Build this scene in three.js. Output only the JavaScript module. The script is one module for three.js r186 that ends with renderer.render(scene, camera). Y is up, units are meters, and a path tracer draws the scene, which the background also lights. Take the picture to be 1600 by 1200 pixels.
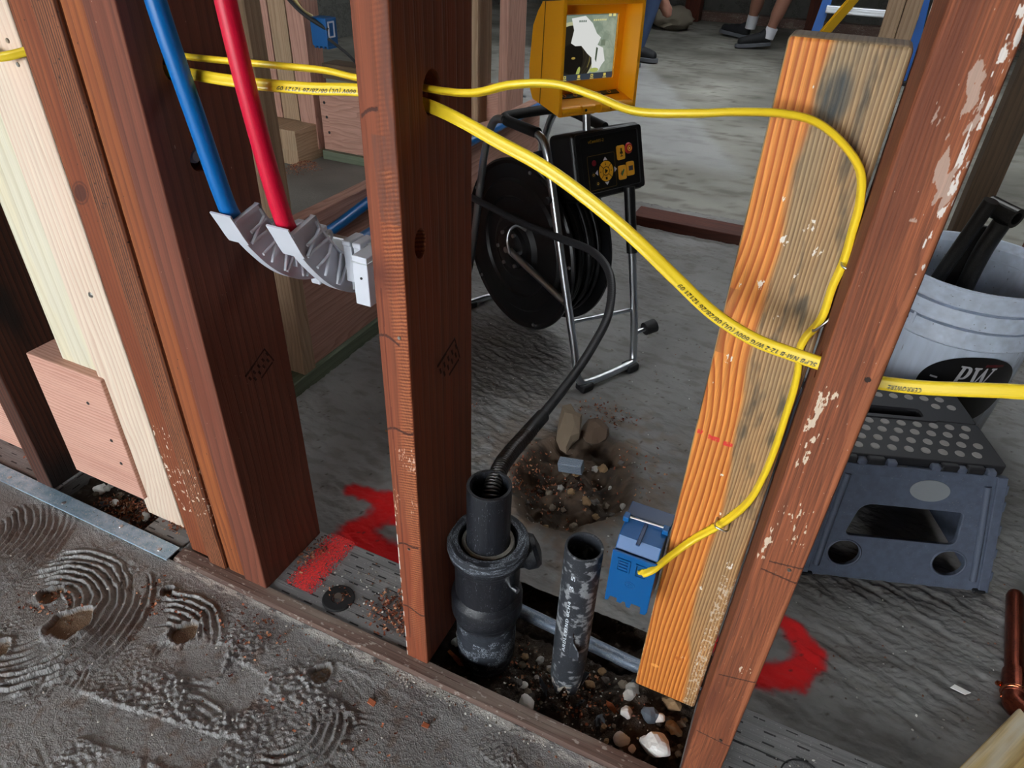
import * as THREE from 'three';
import { RoundedBoxGeometry } from 'three/addons/geometries/RoundedBoxGeometry.js';
import { mergeGeometries, mergeVertices, toCreasedNormals } from 'three/addons/utils/BufferGeometryUtils.js';
import { RectAreaLightUniformsLib } from 'three/addons/lights/RectAreaLightUniformsLib.js';
import { MarchingCubes } from 'three/addons/objects/MarchingCubes.js';
import { Brush, Evaluator, SUBTRACTION } from 'three-bvh-csg';

// ---------------------------------------------------------------- camera, sky, light, exposure
const scene = new THREE.Scene();
const camera = new THREE.PerspectiveCamera(2 * Math.atan(600 / 1080) * 180 / Math.PI, 4 / 3, 0.02, 60);
camera.position.set(0, 0.94, 0);
camera.up.set(-0.26913, 0.81999, -0.50516);
camera.lookAt(-0.331836, 0.94 - 0.571347, -0.750632);
const renderer = new THREE.WebGLRenderer({ antialias: true });
renderer.toneMapping = THREE.LinearToneMapping;
renderer.toneMappingExposure = 0.84;
renderer.shadowMap.enabled = true;
scene.background = new THREE.Color(0.92, 0.97, 1.0);      // bright overcast sky, seen only through the openings
scene.backgroundIntensity = 18;

// ---------------------------------------------------------------- helpers
let seed = 12345;
const rnd = () => { seed = (seed * 1664525 + 1013904223) >>> 0; return seed / 4294967296; };
const rr = (a, b) => a + (b - a) * rnd();
const clamp = (x, a = 0, b = 1) => Math.min(b, Math.max(a, x));
const lerp = (a, b, t) => a + (b - a) * t;
const sstep = (a, b, x) => { const t = clamp((x - a) / (b - a)); return t * t * (3 - 2 * t); };
const hsh = (x, y, s) => { let h = Math.imul(x, 374761393) ^ Math.imul(y, 668265263) ^ Math.imul(s | 0, 974634621); h = Math.imul(h ^ (h >>> 13), 1274126177); return ((h ^ (h >>> 16)) >>> 0) / 4294967296; };
function vn(x, y, s = 0) {                                  // value noise 0..1
  const ix = Math.floor(x), iy = Math.floor(y); let fx = x - ix, fy = y - iy; fx = fx * fx * (3 - 2 * fx); fy = fy * fy * (3 - 2 * fy);
  const a = hsh(ix, iy, s), b = hsh(ix + 1, iy, s), c = hsh(ix, iy + 1, s), d = hsh(ix + 1, iy + 1, s);
  return a + (b - a) * fx + (c - a) * fy + (a - b - c + d) * fx * fy;
}
function fbm(x, y, s = 0, o = 4) { let v = 0, a = 0.5, t = 0; for (let i = 0; i < o; i++) { v += a * vn(x, y, s + i * 7); t += a; x *= 2.03; y *= 2.03; a *= 0.5; } return v / t; }
function worley(x, y, s = 0) {                              // nearest feature distance
  const ix = Math.floor(x), iy = Math.floor(y); let d = 9;
  for (let j = -1; j < 2; j++) for (let i = -1; i < 2; i++) { const dx = ix + i + hsh(ix + i, iy + j, s) - x, dy = iy + j + hsh(ix + i, iy + j, s + 91) - y; d = Math.min(d, dx * dx + dy * dy); }
  return Math.sqrt(d);
}
const mixc = (a, b, t) => [lerp(a[0], b[0], t), lerp(a[1], b[1], t), lerp(a[2], b[2], t)];
const lin = (c) => { c /= 255; return c <= 0.04045 ? c / 12.92 : Math.pow((c + 0.055) / 1.055, 2.4); };
const rgb = (r, g, b) => new THREE.Color().setRGB(lin(r), lin(g), lin(b));
const V = (x, y, z) => new THREE.Vector3(x, y, z);
const VS = (a) => a.map((p) => new THREE.Vector3(...p));

function dataTex(w, h, fn, srgb = true) {                   // fn(u, v) -> [r,g,b] 0..255 or a number 0..1
  const d = new Uint8Array(w * h * 4);
  for (let j = 0; j < h; j++) for (let i = 0; i < w; i++) {
    const c = fn(i / w, j / h, i, j), k = (j * w + i) * 4;
    if (typeof c === 'number') { d[k] = d[k + 1] = d[k + 2] = clamp(c) * 255; } else { d[k] = clamp(c[0], 0, 255); d[k + 1] = clamp(c[1], 0, 255); d[k + 2] = clamp(c[2], 0, 255); }
    d[k + 3] = 255;
  }
  const t = new THREE.DataTexture(d, w, h);
  t.wrapS = t.wrapT = THREE.RepeatWrapping; t.magFilter = t.minFilter = THREE.LinearFilter; t.colorSpace = srgb ? THREE.SRGBColorSpace : THREE.NoColorSpace; t.needsUpdate = true;
  return t;
}
function canvasTex(w, h, draw) {
  const c = document.createElement('canvas'); c.width = w; c.height = h; draw(c.getContext('2d'), w, h);
  const t = new THREE.CanvasTexture(c); t.colorSpace = THREE.SRGBColorSpace; t.magFilter = t.minFilter = THREE.LinearFilter; t.needsUpdate = true; return t;
}
const mat = (color, roughness = 0.6, extra = {}) => new THREE.MeshStandardMaterial({ color, roughness, ...extra });

const taken = {};
function numbered(n) { const k = taken[n] ?? 0; taken[n] = k + 1; return k ? `${n}_${String(k).padStart(3, '0')}` : n; }
function shade(o) { o.castShadow = o.receiveShadow = true; return o; }
function tag(o, label, category, group) { o.userData.label = label; o.userData.category = category; if (group) o.userData.group = group; return o; }
function thing(name, label, category, pos = [0, 0, 0], turn = 0, group) {
  const o = new THREE.Group(); o.name = numbered(name); o.position.set(...pos); o.rotation.y = turn; scene.add(o); return tag(o, label, category, group);
}
function part(name, geo, m, parent, label) { const o = shade(new THREE.Mesh(geo, m)); o.name = numbered(name); parent.add(o); if (label) o.userData.label = label; return o; }
function solo(name, geo, m, label, category, group, pos) { const o = shade(new THREE.Mesh(geo, m)); o.name = numbered(name); if (pos) o.position.set(...pos); scene.add(o); return tag(o, label, category, group); }
function struct(name, geo, m) { const o = shade(new THREE.Mesh(geo, m)); o.name = name; o.userData.kind = 'structure'; scene.add(o); return o; }
function stuff(name, geo, m, label, category, parent) { const o = shade(new THREE.Mesh(geo, m)); o.name = numbered(name); o.userData.kind = 'stuff'; (parent ?? scene).add(o); if (!parent) tag(o, label, category); return o; }

// planar uv in metres per face; v runs along the long axis
function uvBox(g, axis = 'y', ou = 0, ov = 0, endSplit = false, ouSide = ou) {
  const n = g.index ? g.toNonIndexed() : g; if (n !== g) n.clearGroups?.(); 
  const p = n.attributes.position, N = p.count, uv = new Float32Array(N * 2), ends = [], sides = [];
  const ai = { x: 0, y: 1, z: 2 }[axis], e1 = V(0, 0, 0), e2 = V(0, 0, 0), a = V(0, 0, 0), b = V(0, 0, 0), c = V(0, 0, 0);
  for (let t = 0; t < N; t += 3) {
    a.fromBufferAttribute(p, t); b.fromBufferAttribute(p, t + 1); c.fromBufferAttribute(p, t + 2);
    e1.subVectors(b, a); e2.subVectors(c, a); e1.cross(e2);
    const w = [Math.abs(e1.x), Math.abs(e1.y), Math.abs(e1.z)]; const ni = w.indexOf(Math.max(...w));
    for (let k = 0; k < 3; k++) {
      const q = [p.getX(t + k), p.getY(t + k), p.getZ(t + k)];
      let u, v;
      if (ni === ai) { const o = [0, 1, 2].filter((i) => i !== ai); u = q[o[0]] * 1.0; v = q[o[1]]; }
      else { const ui = [0, 1, 2].find((i) => i !== ai && i !== ni); u = q[ui] + ni * 0.24; v = q[ai]; }
      uv[(t + k) * 2] = u + (ni === 0 ? ouSide : ou); uv[(t + k) * 2 + 1] = v + ov;
    }
    (ni === ai ? ends : sides).push(t, t + 1, t + 2);
  }
  n.setAttribute('uv', new THREE.BufferAttribute(uv, 2));
  if (endSplit) { n.setIndex([...sides, ...ends]); n.clearGroups(); n.addGroup(0, sides.length, 0); n.addGroup(sides.length, ends.length, 1); }
  return n;
}
function lumber(w, h, d, axis = 'y', r = 0.003, endSplit = false) { return uvBox(new RoundedBoxGeometry(w, h, d, 2, r), axis, rr(0, 3), rr(0, 3), endSplit); }
// box between corners
function boxGeo(x0, x1, y0, y1, z0, z1, axis = 'y', r = 0.003, endSplit = false) { const g = lumber(x1 - x0, y1 - y0, z1 - z0, axis, r, endSplit); g.translate((x0 + x1) / 2, (y0 + y1) / 2, (z0 + z1) / 2); return g; }
const evaluator = new Evaluator(); evaluator.useGroups = false; evaluator.attributes = ['position', 'normal', 'uv'];
function cut(geo, ...cutters) {
  let a = new Brush(geo.index ? geo : mergeVertices(geo)); a.updateMatrixWorld();
  for (const c of cutters) { const b = new Brush(c); b.updateMatrixWorld(); a = evaluator.evaluate(a, b, SUBTRACTION); a.updateMatrixWorld(); }
  return a.geometry;
}
const cylX = (r, len, x, y, z, sy = 1, seg = 20) => { const g = new THREE.CylinderGeometry(r, r, len, seg); g.rotateZ(Math.PI / 2); g.scale(1, sy, 1); g.translate(x, y, z); return g; };
function bar(a, b, r, seg = 14, r2 = r) {                    // straight rod between two points
  const A = V(...a), B = V(...b), d = B.clone().sub(A), g = new THREE.CylinderGeometry(r2, r, d.length(), seg, 1);
  g.translate(0, d.length() / 2, 0); g.applyQuaternion(new THREE.Quaternion().setFromUnitVectors(V(0, 1, 0), d.normalize())); g.translate(...a); return g;
}
function tube(pts, r, n = 120, seg = 14, tension = 0.5) {
  const c = new THREE.CatmullRomCurve3(VS(pts), false, 'centripetal', tension);
  const g = new THREE.TubeGeometry(c, n, r, seg, false);
  const caps = [0, 1].map((t) => { const k = new THREE.CircleGeometry(r, seg); const tan = c.getTangent(t).multiplyScalar(t ? 1 : -1); k.applyQuaternion(new THREE.Quaternion().setFromUnitVectors(V(0, 0, 1), tan)); k.translate(...c.getPoint(t).toArray()); return k; });
  return mergeGeometries([g, ...caps]);
}
// sweep a closed profile [[wide, thin], ...] along points; wide side follows the given direction(s)
function sweep(pts, profile, wide, n = 160) {
  const c = new THREE.CatmullRomCurve3(VS(pts), false, 'centripetal'), L = c.getLength(), m = profile.length, pos = [], uv = [], idx = [];
  for (let i = 0; i <= n; i++) {
    const t = i / n, P = c.getPointAt(t), T = c.getTangentAt(t);
    const wd = (typeof wide === 'function' ? wide(t, P) : wide).clone(); wd.addScaledVector(T, -wd.dot(T)).normalize();
    const th = new THREE.Vector3().crossVectors(T, wd);
    for (let k = 0; k <= m; k++) { const q = profile[k % m]; const p = P.clone().addScaledVector(wd, q[0]).addScaledVector(th, q[1]); pos.push(p.x, p.y, p.z); uv.push(t * L, k / m); }
  }
  for (let i = 0; i < n; i++) for (let k = 0; k < m; k++) { const a = i * (m + 1) + k, b = a + m + 1; idx.push(a, a + 1, b, a + 1, b + 1, b); }
  for (const [i, flip] of [[0, 0], [n, 1]]) { const s = pos.length / 3, P = c.getPointAt(i / n); pos.push(P.x, P.y, P.z); uv.push(0, 0); for (let k = 0; k < m; k++) { const a = i * (m + 1) + k; flip ? idx.push(s, a + 1, a) : idx.push(s, a, a + 1); } }
  const g = new THREE.BufferGeometry(); g.setAttribute('position', new THREE.Float32BufferAttribute(pos, 3)); g.setAttribute('uv', new THREE.Float32BufferAttribute(uv, 2)); g.setIndex(idx); g.computeVertexNormals(); return g;
}
function lathe(profile, seg = 48) { return toCreasedNormals(new THREE.LatheGeometry(profile.map((p) => new THREE.Vector2(...p)), seg), 0.33); }
function extrude(shape, depth, bevel = 0, segs = 2, curveSegments = 12) { return new THREE.ExtrudeGeometry(shape, { depth, bevelEnabled: bevel > 0, bevelSize: bevel, bevelThickness: bevel, bevelSegments: segs, curveSegments }); }
function roundRect(x0, y0, x1, y1, r, Ctor = THREE.Shape) { const s = new Ctor(); s.moveTo(x0 + r, y0); s.lineTo(x1 - r, y0); s.quadraticCurveTo(x1, y0, x1, y0 + r); s.lineTo(x1, y1 - r); s.quadraticCurveTo(x1, y1, x1 - r, y1); s.lineTo(x0 + r, y1); s.quadraticCurveTo(x0, y1, x0, y1 - r); s.lineTo(x0, y0 + r); s.quadraticCurveTo(x0, y0, x0 + r, y0); return s; }
function poly(pts) { const s = new THREE.Shape(); pts.forEach((p, i) => (i ? s.lineTo(...p) : s.moveTo(...p))); s.closePath(); return s; }
// a ground relief: height(x,z) and colour(x,z,h)
function relief(x0, x1, z0, z1, step, height, colour, keep) {
  const nx = Math.round((x1 - x0) / step), nz = Math.round((z1 - z0) / step), pos = new Float32Array((nx + 1) * (nz + 1) * 3), col = new Float32Array(pos.length), uv = new Float32Array((nx + 1) * (nz + 1) * 2), idx = [];
  for (let j = 0; j <= nz; j++) for (let i = 0; i <= nx; i++) {
    const k = j * (nx + 1) + i, x = x0 + (x1 - x0) * i / nx, z = z0 + (z1 - z0) * j / nz, h = height(x, z), c = colour(x, z, h);
    pos.set([x, h, z], k * 3); col.set([lin(clamp(c[0], 0, 255)), lin(clamp(c[1], 0, 255)), lin(clamp(c[2], 0, 255))], k * 3); uv.set([x, z], k * 2);
  }
  for (let j = 0; j < nz; j++) for (let i = 0; i < nx; i++) { const a = j * (nx + 1) + i, b = a + 1, c = a + nx + 1, d = c + 1; if (keep && !keep(pos[a * 3], pos[a * 3 + 2])) continue; idx.push(a, c, b, b, c, d); }
  const g = new THREE.BufferGeometry(); g.setAttribute('position', new THREE.BufferAttribute(pos, 3)); g.setAttribute('color', new THREE.BufferAttribute(col, 3)); g.setAttribute('uv', new THREE.BufferAttribute(uv, 2)); g.setIndex(idx); g.computeVertexNormals(); return g;
}
// irregular lump (stone, chunk)
function rock(r, s, flat = 0.75, rough = 0.35, det = 1) {
  const g = mergeVertices(new THREE.IcosahedronGeometry(r, det).deleteAttribute('normal').deleteAttribute('uv'));
  const p = g.attributes.position;
  for (let i = 0; i < p.count; i++) { const k = 1 + rough * (hsh(i, s, 3) - 0.5) + rough * 0.8 * (hsh(Math.round(p.getX(i) / r * 1.2 + 7), Math.round(p.getZ(i) / r * 1.2 + 9), s) - 0.5); p.setXYZ(i, p.getX(i) * k, p.getY(i) * k * flat, p.getZ(i) * k * (0.8 + 0.4 * hsh(s, 5, 1))); }
  const n = g.toNonIndexed(); n.computeVertexNormals(); n.setAttribute('uv', new THREE.BufferAttribute(new Float32Array(n.attributes.position.count * 2), 2)); return n;
}

// ---------------------------------------------------------------- materials
// wood: rings run along v; sizes in metres
function wood(o) {
  const { W = 0.2, H = 1.2, w = 256, h = 1280, a, b, freq = 130, warp = 0.012, contrast = 0.6, sharp = 2, fibre = 0.12, patch = 0.2, patchCol, s = 1, rough = 0.75, bump = 0.0004, speck = 0, speckCol = [20, 10, 5], extra } = o;
  const hgt = new Float32Array(w * h);
  const map = dataTex(w, h, (fu, fv, i, j) => {
    const u = fu * W, v = fv * H, per = (f) => f;
    const wv = Math.sin(fv * Math.PI * 2) * 0.3;
    const q = u + warp * (fbm(u * 14, v * 2.6 + wv, s, 3) - 0.5) * 2 + 0.0012 * (vn(u * 300, v * 30, s + 4) - 0.5);
    let r = (q * freq) % 1; if (r < 0) r += 1;
    const late = Math.pow(r, sharp) * (1 - sstep(0.93, 1, r));
    const f = vn(u * 2600, v * 26, s + 5) * 0.6 + vn(u * 900, v * 9, s + 6) * 0.4;
    let c = mixc(a, b, clamp(late * contrast + (fbm(u * 30, v * 3, s + 8, 2) - 0.5) * 0.3));
    const k = 1 + (f - 0.5) * 2 * fibre; c = [c[0] * k, c[1] * k, c[2] * k];
    if (patchCol) c = mixc(c, patchCol, sstep(0.5, 0.75, fbm(u * 25, v * 5, s + 11, 4)) * patch);
    let hh = 0.5 + (0.5 - late) * 0.5 + (f - 0.5) * 0.5;
    if (speck && vn(u * 700, v * 220, s + 21) > 1 - speck) { c = mixc(c, speckCol, 0.8); hh -= 0.4; }
    if (extra) { const e = extra(u, v, c, hh); if (e) { c = e[0]; hh = e[1]; } }
    hgt[j * w + i] = hh; return c;
  });
  const bmp = dataTex(w, h, (u, v, i, j) => clamp(hgt[j * w + i]), false);
  for (const t of [map, bmp]) t.repeat.set(1 / W, 1 / H);
  return new THREE.MeshStandardMaterial({ map, bumpMap: bmp, bumpScale: bump, roughness: rough });
}
const M = {};
M.oldA = wood({ a: [140, 74, 38], b: [66, 28, 14], freq: 150, contrast: 0.6, warp: 0.02, s: 1, patch: 0.5, patchCol: [110, 48, 22], bump: 0.0006, speck: 0.02, extra: (u, v, c, h) => { const k = Math.hypot((u - 0.036) / 0.016, (v - 0.655) / 0.014 - (u - 0.036) * 30); if (k < 1.1) { c = mixc(c, [66, 26, 14], 0.75 * sstep(1.1, 0.6, k + 0.2 * Math.sin(k * 18))); h -= 0.2; } if (v > 0.12 && v < 0.3 && fbm(u * 300, v * 160, 74, 3) > 0.71) c = [222, 206, 190]; return [c, h]; } });
M.oldB = wood({ a: [156, 92, 56], b: [58, 28, 15], freq: 260, contrast: 1.0, sharp: 1.2, warp: 0.003, s: 2, patch: 0.5, patchCol: [120, 62, 34], bump: 0.0016, speck: 0.07, extra: (u, v, c, h) => (v > 0.12 && v < 0.26 && fbm(u * 300, v * 160, 75, 3) > 0.71 ? [[222, 206, 190], h] : null) });
M.oldC = wood({ a: [154, 84, 38], b: [92, 42, 20], freq: 90, contrast: 0.7, s: 3, patch: 0.4, patchCol: [126, 62, 30], bump: 0.0003, speck: 0.02 });
M.oldD = wood({ a: [122, 66, 46], b: [80, 40, 28], freq: 70, contrast: 0.6, s: 4, patch: 0.6, patchCol: [112, 54, 34], bump: 0.0005, speck: 0.008, speckCol: [215, 185, 160] });
M.sooty = wood({ a: [84, 44, 28], b: [30, 16, 11], freq: 120, contrast: 0.8, s: 20, patch: 0.9, patchCol: [22, 17, 15], bump: 0.0006 });
M.oldSide = wood({ a: [92, 40, 22], b: [54, 20, 10], freq: 60, contrast: 0.6, warp: 0.05, s: 5, patch: 0.4, patchCol: [60, 24, 14], bump: 0.0004, speck: 0.004, speckCol: [200, 185, 170] });
// centre stud: rift-sawn edge with slanting saw marks and dark cracks
const oldCentre = wood({
  H: 1.0, a: [136, 70, 42], b: [84, 39, 23], freq: 60, contrast: 0.4, s: 6, patch: 0.5, patchCol: [140, 62, 32], bump: 0.0010,
  extra: (u, v, c, h) => {
    const x = (u - 0.099) / 0.037; if (x < -0.02 || x > 1.02) return null;
    const right = sstep(0.35, 0.6, x + 0.12 * Math.sin(v * 21) + 0.1 * (vn(v * 40, x * 4, 3) - 0.5));
    const sawn = right * sstep(0.02, 0.1, v) * (v < 0.74 ? 1 : 0.35) * (0.35 + 0.65 * sstep(0.3, 0.55, fbm(x * 2, v * 9, 41, 3)));
    const st = Math.sin((v - x * 0.012 + 0.002 * x * x) * 2 * Math.PI / 0.0042 + vn(x * 5, v * 60, 8) * 1.5);
    c = mixc(c, st > 0 ? [206, 128, 76] : [112, 54, 30], sawn * 0.5); h += st * 0.35 * sawn;
    // grey torn fibre
    const torn = sstep(0.55, 0.8, x) * sstep(0.74, 0.77, v) + (v > 0.69 && v < 0.77 && x > 0.4 + (v - 0.69) * -1.5 ? 0.8 : 0);
    c = mixc(c, [104, 62, 50], clamp(torn) * 0.7 * fbm(u * 500, v * 60, 9, 2) * 1.6);
    for (const [y0, sl, x0, x1] of [[0.781, 0.02, 0.05, 0.55], [0.563, -0.004, 0, 0.7], [0.437, 0.008, 0, 1], [0.245, 0.012, 0.05, 0.9], [0.12, -0.003, 0, 1]]) {
      const dy = Math.abs(v - (y0 + sl * x + 0.003 * Math.sin(x * 6))); if (x > x0 && x < x1 && dy < 0.0016) { c = mixc(c, [60, 26, 16], 0.8); h -= 0.4; }
    }
    if (Math.abs(x - 0.24 - 0.03 * Math.sin(v * 9)) < 0.025 && v < 0.62 && v > 0.05) { c = mixc(c, [96, 40, 22], 0.7); h -= 0.35; }
    if (v > 0.3 && v < 0.42 && vn(u * 900, v * 300, 31) > 0.72) c = mixc(c, [226, 190, 170], 0.75 * sstep(0.5, 0.6, fbm(x * 2, v * 30, 32, 2)));
    if (x < 0.06 && v < 0.3 && vn(u * 300, v * 120, 33) > 0.5) c = [220, 214, 206];
    const kd = Math.hypot((x - 0.2) * 0.6, (v - 0.635) * 18); if (kd < 0.5) c = mixc(c, [92, 40, 24], 0.8 * (1 - kd / 0.5));
    return [c, h];
  },
});
M.oldCentre = oldCentre;
// right stud: reddish, splashed with pale plaster, a scraped patch near the top
M.oldRight = wood({
  w: 512, H: 1.0, a: [140, 78, 48], b: [86, 43, 27], freq: 210, contrast: 0.45, warp: 0.05, fibre: 0.3, s: 7, patch: 0.7, patchCol: [104, 52, 32], bump: 0.0005,
  extra: (u, v, c, h) => {
    const xx = (u - 0.115) / 0.0435; if (xx < -0.05 || xx > 1.05) return null;
    const pl = fbm(u * 420, v * 130, 51, 3);
    const spl = (cx, cy, rx, ry, t) => { const d = Math.hypot((xx - cx) / rx, (v - cy) / ry); if (d < 1 && pl > t + d * 0.2) { c = mixc(c, [226, 208, 184], 0.9); h += 0.25; } };
    spl(0.22, 0.60, 0.16, 0.035, 0.46); spl(0.25, 0.565, 0.12, 0.02, 0.48); spl(0.12, 0.455, 0.12, 0.025, 0.46); spl(0.5, 0.49, 0.5, 0.03, 0.62); spl(0.6, 0.27, 0.2, 0.008, 0.5); spl(0.3, 0.63, 0.2, 0.02, 0.6);
    // scraped patch, torn back to pale wood
    const sc = Math.hypot((xx - 0.72 + (v - 0.84) * -2.5) / 0.42, (v - 0.83) / 0.055); if (sc < 1 && fbm(xx * 4 + v * 40, v * 40 - xx * 9, 52, 4) > 0.5 + sc * 0.12) { c = mixc(c, [196, 178, 168], 0.7); h += 0.2; }
    if (xx > 0.86 + 0.06 * Math.sin(v * 17)) c = mixc(c, [176, 104, 68], 0.55);
    if (xx > 0.8 && Math.abs(v - 0.83) < 0.09 && pl > 0.64) c = [222, 212, 204];
    if (vn(u * 900, v * 700, 53) > 0.985) c = [214, 200, 186];
    for (const [y0, sl, x0] of [[0.435, 0.006, 0.3], [0.425, -0.005, 0.2], [0.245, 0.012, 0.1], [0.128, -0.004, 0.05]]) if (xx > x0 && Math.abs(v - y0 - sl * xx) < 0.0009) { c = mixc(c, [58, 26, 16], 0.8); h -= 0.4; }
    if (Math.hypot((xx - 0.78) * 0.04, v - 0.652) < 0.0022 || Math.hypot((xx - 0.7) * 0.04, v - 0.13) < 0.0018) { c = [40, 24, 18]; h -= 0.5; }
    return [c, h];
  },
});
// orange board: wide bright rings on one side, fine weathered grey rings on the other
M.board = wood({
  w: 512, W: 0.2, H: 0.9, a: [238, 150, 62], b: [190, 92, 26], freq: 100, s: 8, bump: 0.0009, rough: 0.62,
  extra: (u, v) => {
    const x = (u - 0.024) / 0.088; let c, h = 0.5;
    const kx = (x + 0.02) * 0.088, ky = v - 0.60, kd = Math.hypot(kx * 1.1, ky * 0.42);
    const bend = 0.22 * Math.exp(-Math.pow(ky / 0.07, 2)) * Math.exp(-Math.max(0, x) * 3.2);
    const wob = 0.035 * (fbm(x * 2, v * 5, 61, 3) - 0.5) * 2 + 0.05 * Math.sin(v * 7.5 + 0.6) * (1 - x) - 0.06 * (v - 0.4) * (1 - x);
    const q = x + wob + bend;
    const edge = 0.36 + 0.05 * sstep(0.85, 0.55, v) + 0.13 * sstep(0.6, 0.4, v) + 0.26 * sstep(0.3, 0.0, v) + 0.02 * Math.sin(v * 23) + 0.03 * (vn(v * 30, 2, 62) - 0.5);
    const grey = sstep(-0.05, 0.05, q - edge + 0.03 * (fbm(x * 9, v * 26, 63, 3) - 0.5)) ;
    const rw = (q + 0.25 * q * sstep(0.35, 0.0, v)) * 13.5 + 0.5 * fbm(x * 3, v * 9, 72, 2), rf = q * 25 + 0.6 * fbm(x * 4, v * 7, 73, 2); const fr = (r) => { let k = r % 1; return k < 0 ? k + 1 : k; };
    const lw = Math.pow(fr(rw), 1.7) * (1 - sstep(0.86, 1, fr(rw))), lf = Math.pow(fr(rf), 1.5) * (1 - sstep(0.85, 1, fr(rf)));
    const f = vn(u * 2400, v * 30, 64) * 0.6 + vn(u * 900, v * 90, 65) * 0.4;
    const o = mixc([228, 150, 70], [164, 76, 18], lw * 1.3), g = mixc([204, 158, 104], [126, 80, 42], lf * 1.2);
    const weath = grey * clamp(0.25 + (v - 0.22) * 0.9 + 0.7 * (fbm(x * 6, v * 9, 66, 4) - 0.5));
    c = mixc(o, g, grey); c = mixc(c, mixc([150, 138, 112], [84, 76, 62], lf * 0.9), clamp(weath) * 0.75);
    h = 0.75 - lerp(lw, lf, grey) * 0.5;
    const st = Math.hypot((x - 0.52) / 0.16, (v - 0.825) / 0.028); if (st < 1) c = mixc(c, [58, 62, 62], 0.75 * sstep(1, 0.4, st) * (0.5 + fbm(x * 30, v * 40, 67, 2)));
    const mould = fbm(x * 8, v * 22, 68, 4); if (grey > 0.5 && v > 0.38 && mould > 0.58) c = mixc(c, [62, 58, 50], clamp((mould - 0.58) * 5) * 0.7);
    if (x < 0.16 && ky > -0.02 && ky < 0.05) c = mixc(c, [112, 66, 40], 0.5 * (1 - x / 0.16));
    const k = 1 + (f - 0.5) * 0.22; c = [c[0] * k, c[1] * k, c[2] * k]; h += (f - 0.5) * 0.3;
    // red crayon dashes
    for (const [x0, x1, y0] of [[0.03, 0.1, 0.4785], [0.17, 0.31, 0.4755], [0.36, 0.47, 0.473]]) if (x > x0 && x < x1 && Math.abs(v - y0 + (x - x0) * 0.006) < 0.0028 && vn(u * 1500, v * 500, 69) > 0.25) c = mixc(c, [218, 44, 48], 0.85);
    // plaster flecks with ragged outlines
    const pl = fbm(u * 520, v * 300, 70, 3), fl = [[0.3, 0.66, 0.05], [0.12, 0.655, 0.04], [0.42, 0.705, 0.045], [0.3, 0.74, 0.03], [0.62, 0.675, 0.03], [0.18, 0.575, 0.05], [0.1, 0.545, 0.035], [0.74, 0.70, 0.06], [0.55, 0.63, 0.03], [0.62, 0.72, 0.07], [0.55, 0.375, 0.03], [0.05, 0.287, 0.03], [0.58, 0.245, 0.03], [0.45, 0.43, 0.025], [0.83, 0.1, 0.03], [0.3, 0.83, 0.015], [0.62, 0.1, 0.03], [0.86, 0.3, 0.06]];
    for (const [fx, fy, r] of fl) { const d = Math.hypot(x - fx, (v - fy) / 0.088 * 0.8) / r; if (d < 1 && pl > 0.42 + d * 0.25) { c = mixc(c, [236, 230, 220], 0.9); h += 0.3; } }
    if (x > 0.8 && v < 0.28 && pl > 0.6) c = mixc(c, [222, 214, 200], 0.6);
    const kn = Math.hypot((x - 0.55) * 0.088, v - 0.095) / 0.004; if (kn < 1) c = mixc(c, [186, 98, 34], 0.8);
    const k2 = Math.hypot((x - 0.24) * 0.088, (v - 0.06) * 1.8) / 0.006; if (k2 < 1) c = mixc(c, [250, 180, 96], 0.7);
    return [c, clamp(h)];
  },
});
M.endGrain = wood({ a: [142, 122, 98], b: [96, 82, 66], freq: 200, s: 9, bump: 0.0008, patch: 0.5, patchCol: [110, 92, 74] });
M.pale = wood({ a: [210, 203, 182], b: [172, 158, 126], freq: 55, contrast: 0.5, sharp: 3, warp: 0.035, s: 10, fibre: 0.05, patch: 0.3, patchCol: [222, 204, 160], bump: 0.0003, speck: 0.003, speckCol: [70, 50, 40] });
M.palePink = wood({ a: [218, 200, 180], b: [178, 134, 112], freq: 110, contrast: 0.5, sharp: 2.2, warp: 0.02, s: 11, fibre: 0.06, patch: 0.5, patchCol: [224, 196, 176], bump: 0.0003, speck: 0.003, speckCol: [70, 40, 30] });
M.pink = wood({ a: [208, 162, 144], b: [160, 102, 86], freq: 150, contrast: 0.7, sharp: 2, warp: 0.012, s: 12, fibre: 0.06, patch: 0.3, patchCol: [210, 160, 140], bump: 0.0003, speck: 0.003, speckCol: [90, 50, 36] });
M.back = wood({ a: [176, 148, 120], b: [130, 102, 76], freq: 70, contrast: 0.6, warp: 0.03, s: 13, bump: 0.0003, patch: 0.3, patchCol: [150, 134, 108] });
M.backPink = wood({ a: [186, 142, 126], b: [142, 98, 82], freq: 60, contrast: 0.6, warp: 0.05, s: 14, bump: 0.0003 });
M.greenPlate = wood({ a: [108, 118, 96], b: [80, 88, 70], freq: 60, contrast: 0.5, warp: 0.02, s: 15, bump: 0.0004, patch: 0.4, patchCol: [92, 98, 84] });
M.post = wood({ a: [96, 76, 56], b: [60, 46, 34], freq: 70, contrast: 0.6, s: 16, bump: 0.0005, patch: 0.5, patchCol: [70, 58, 46] });
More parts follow.
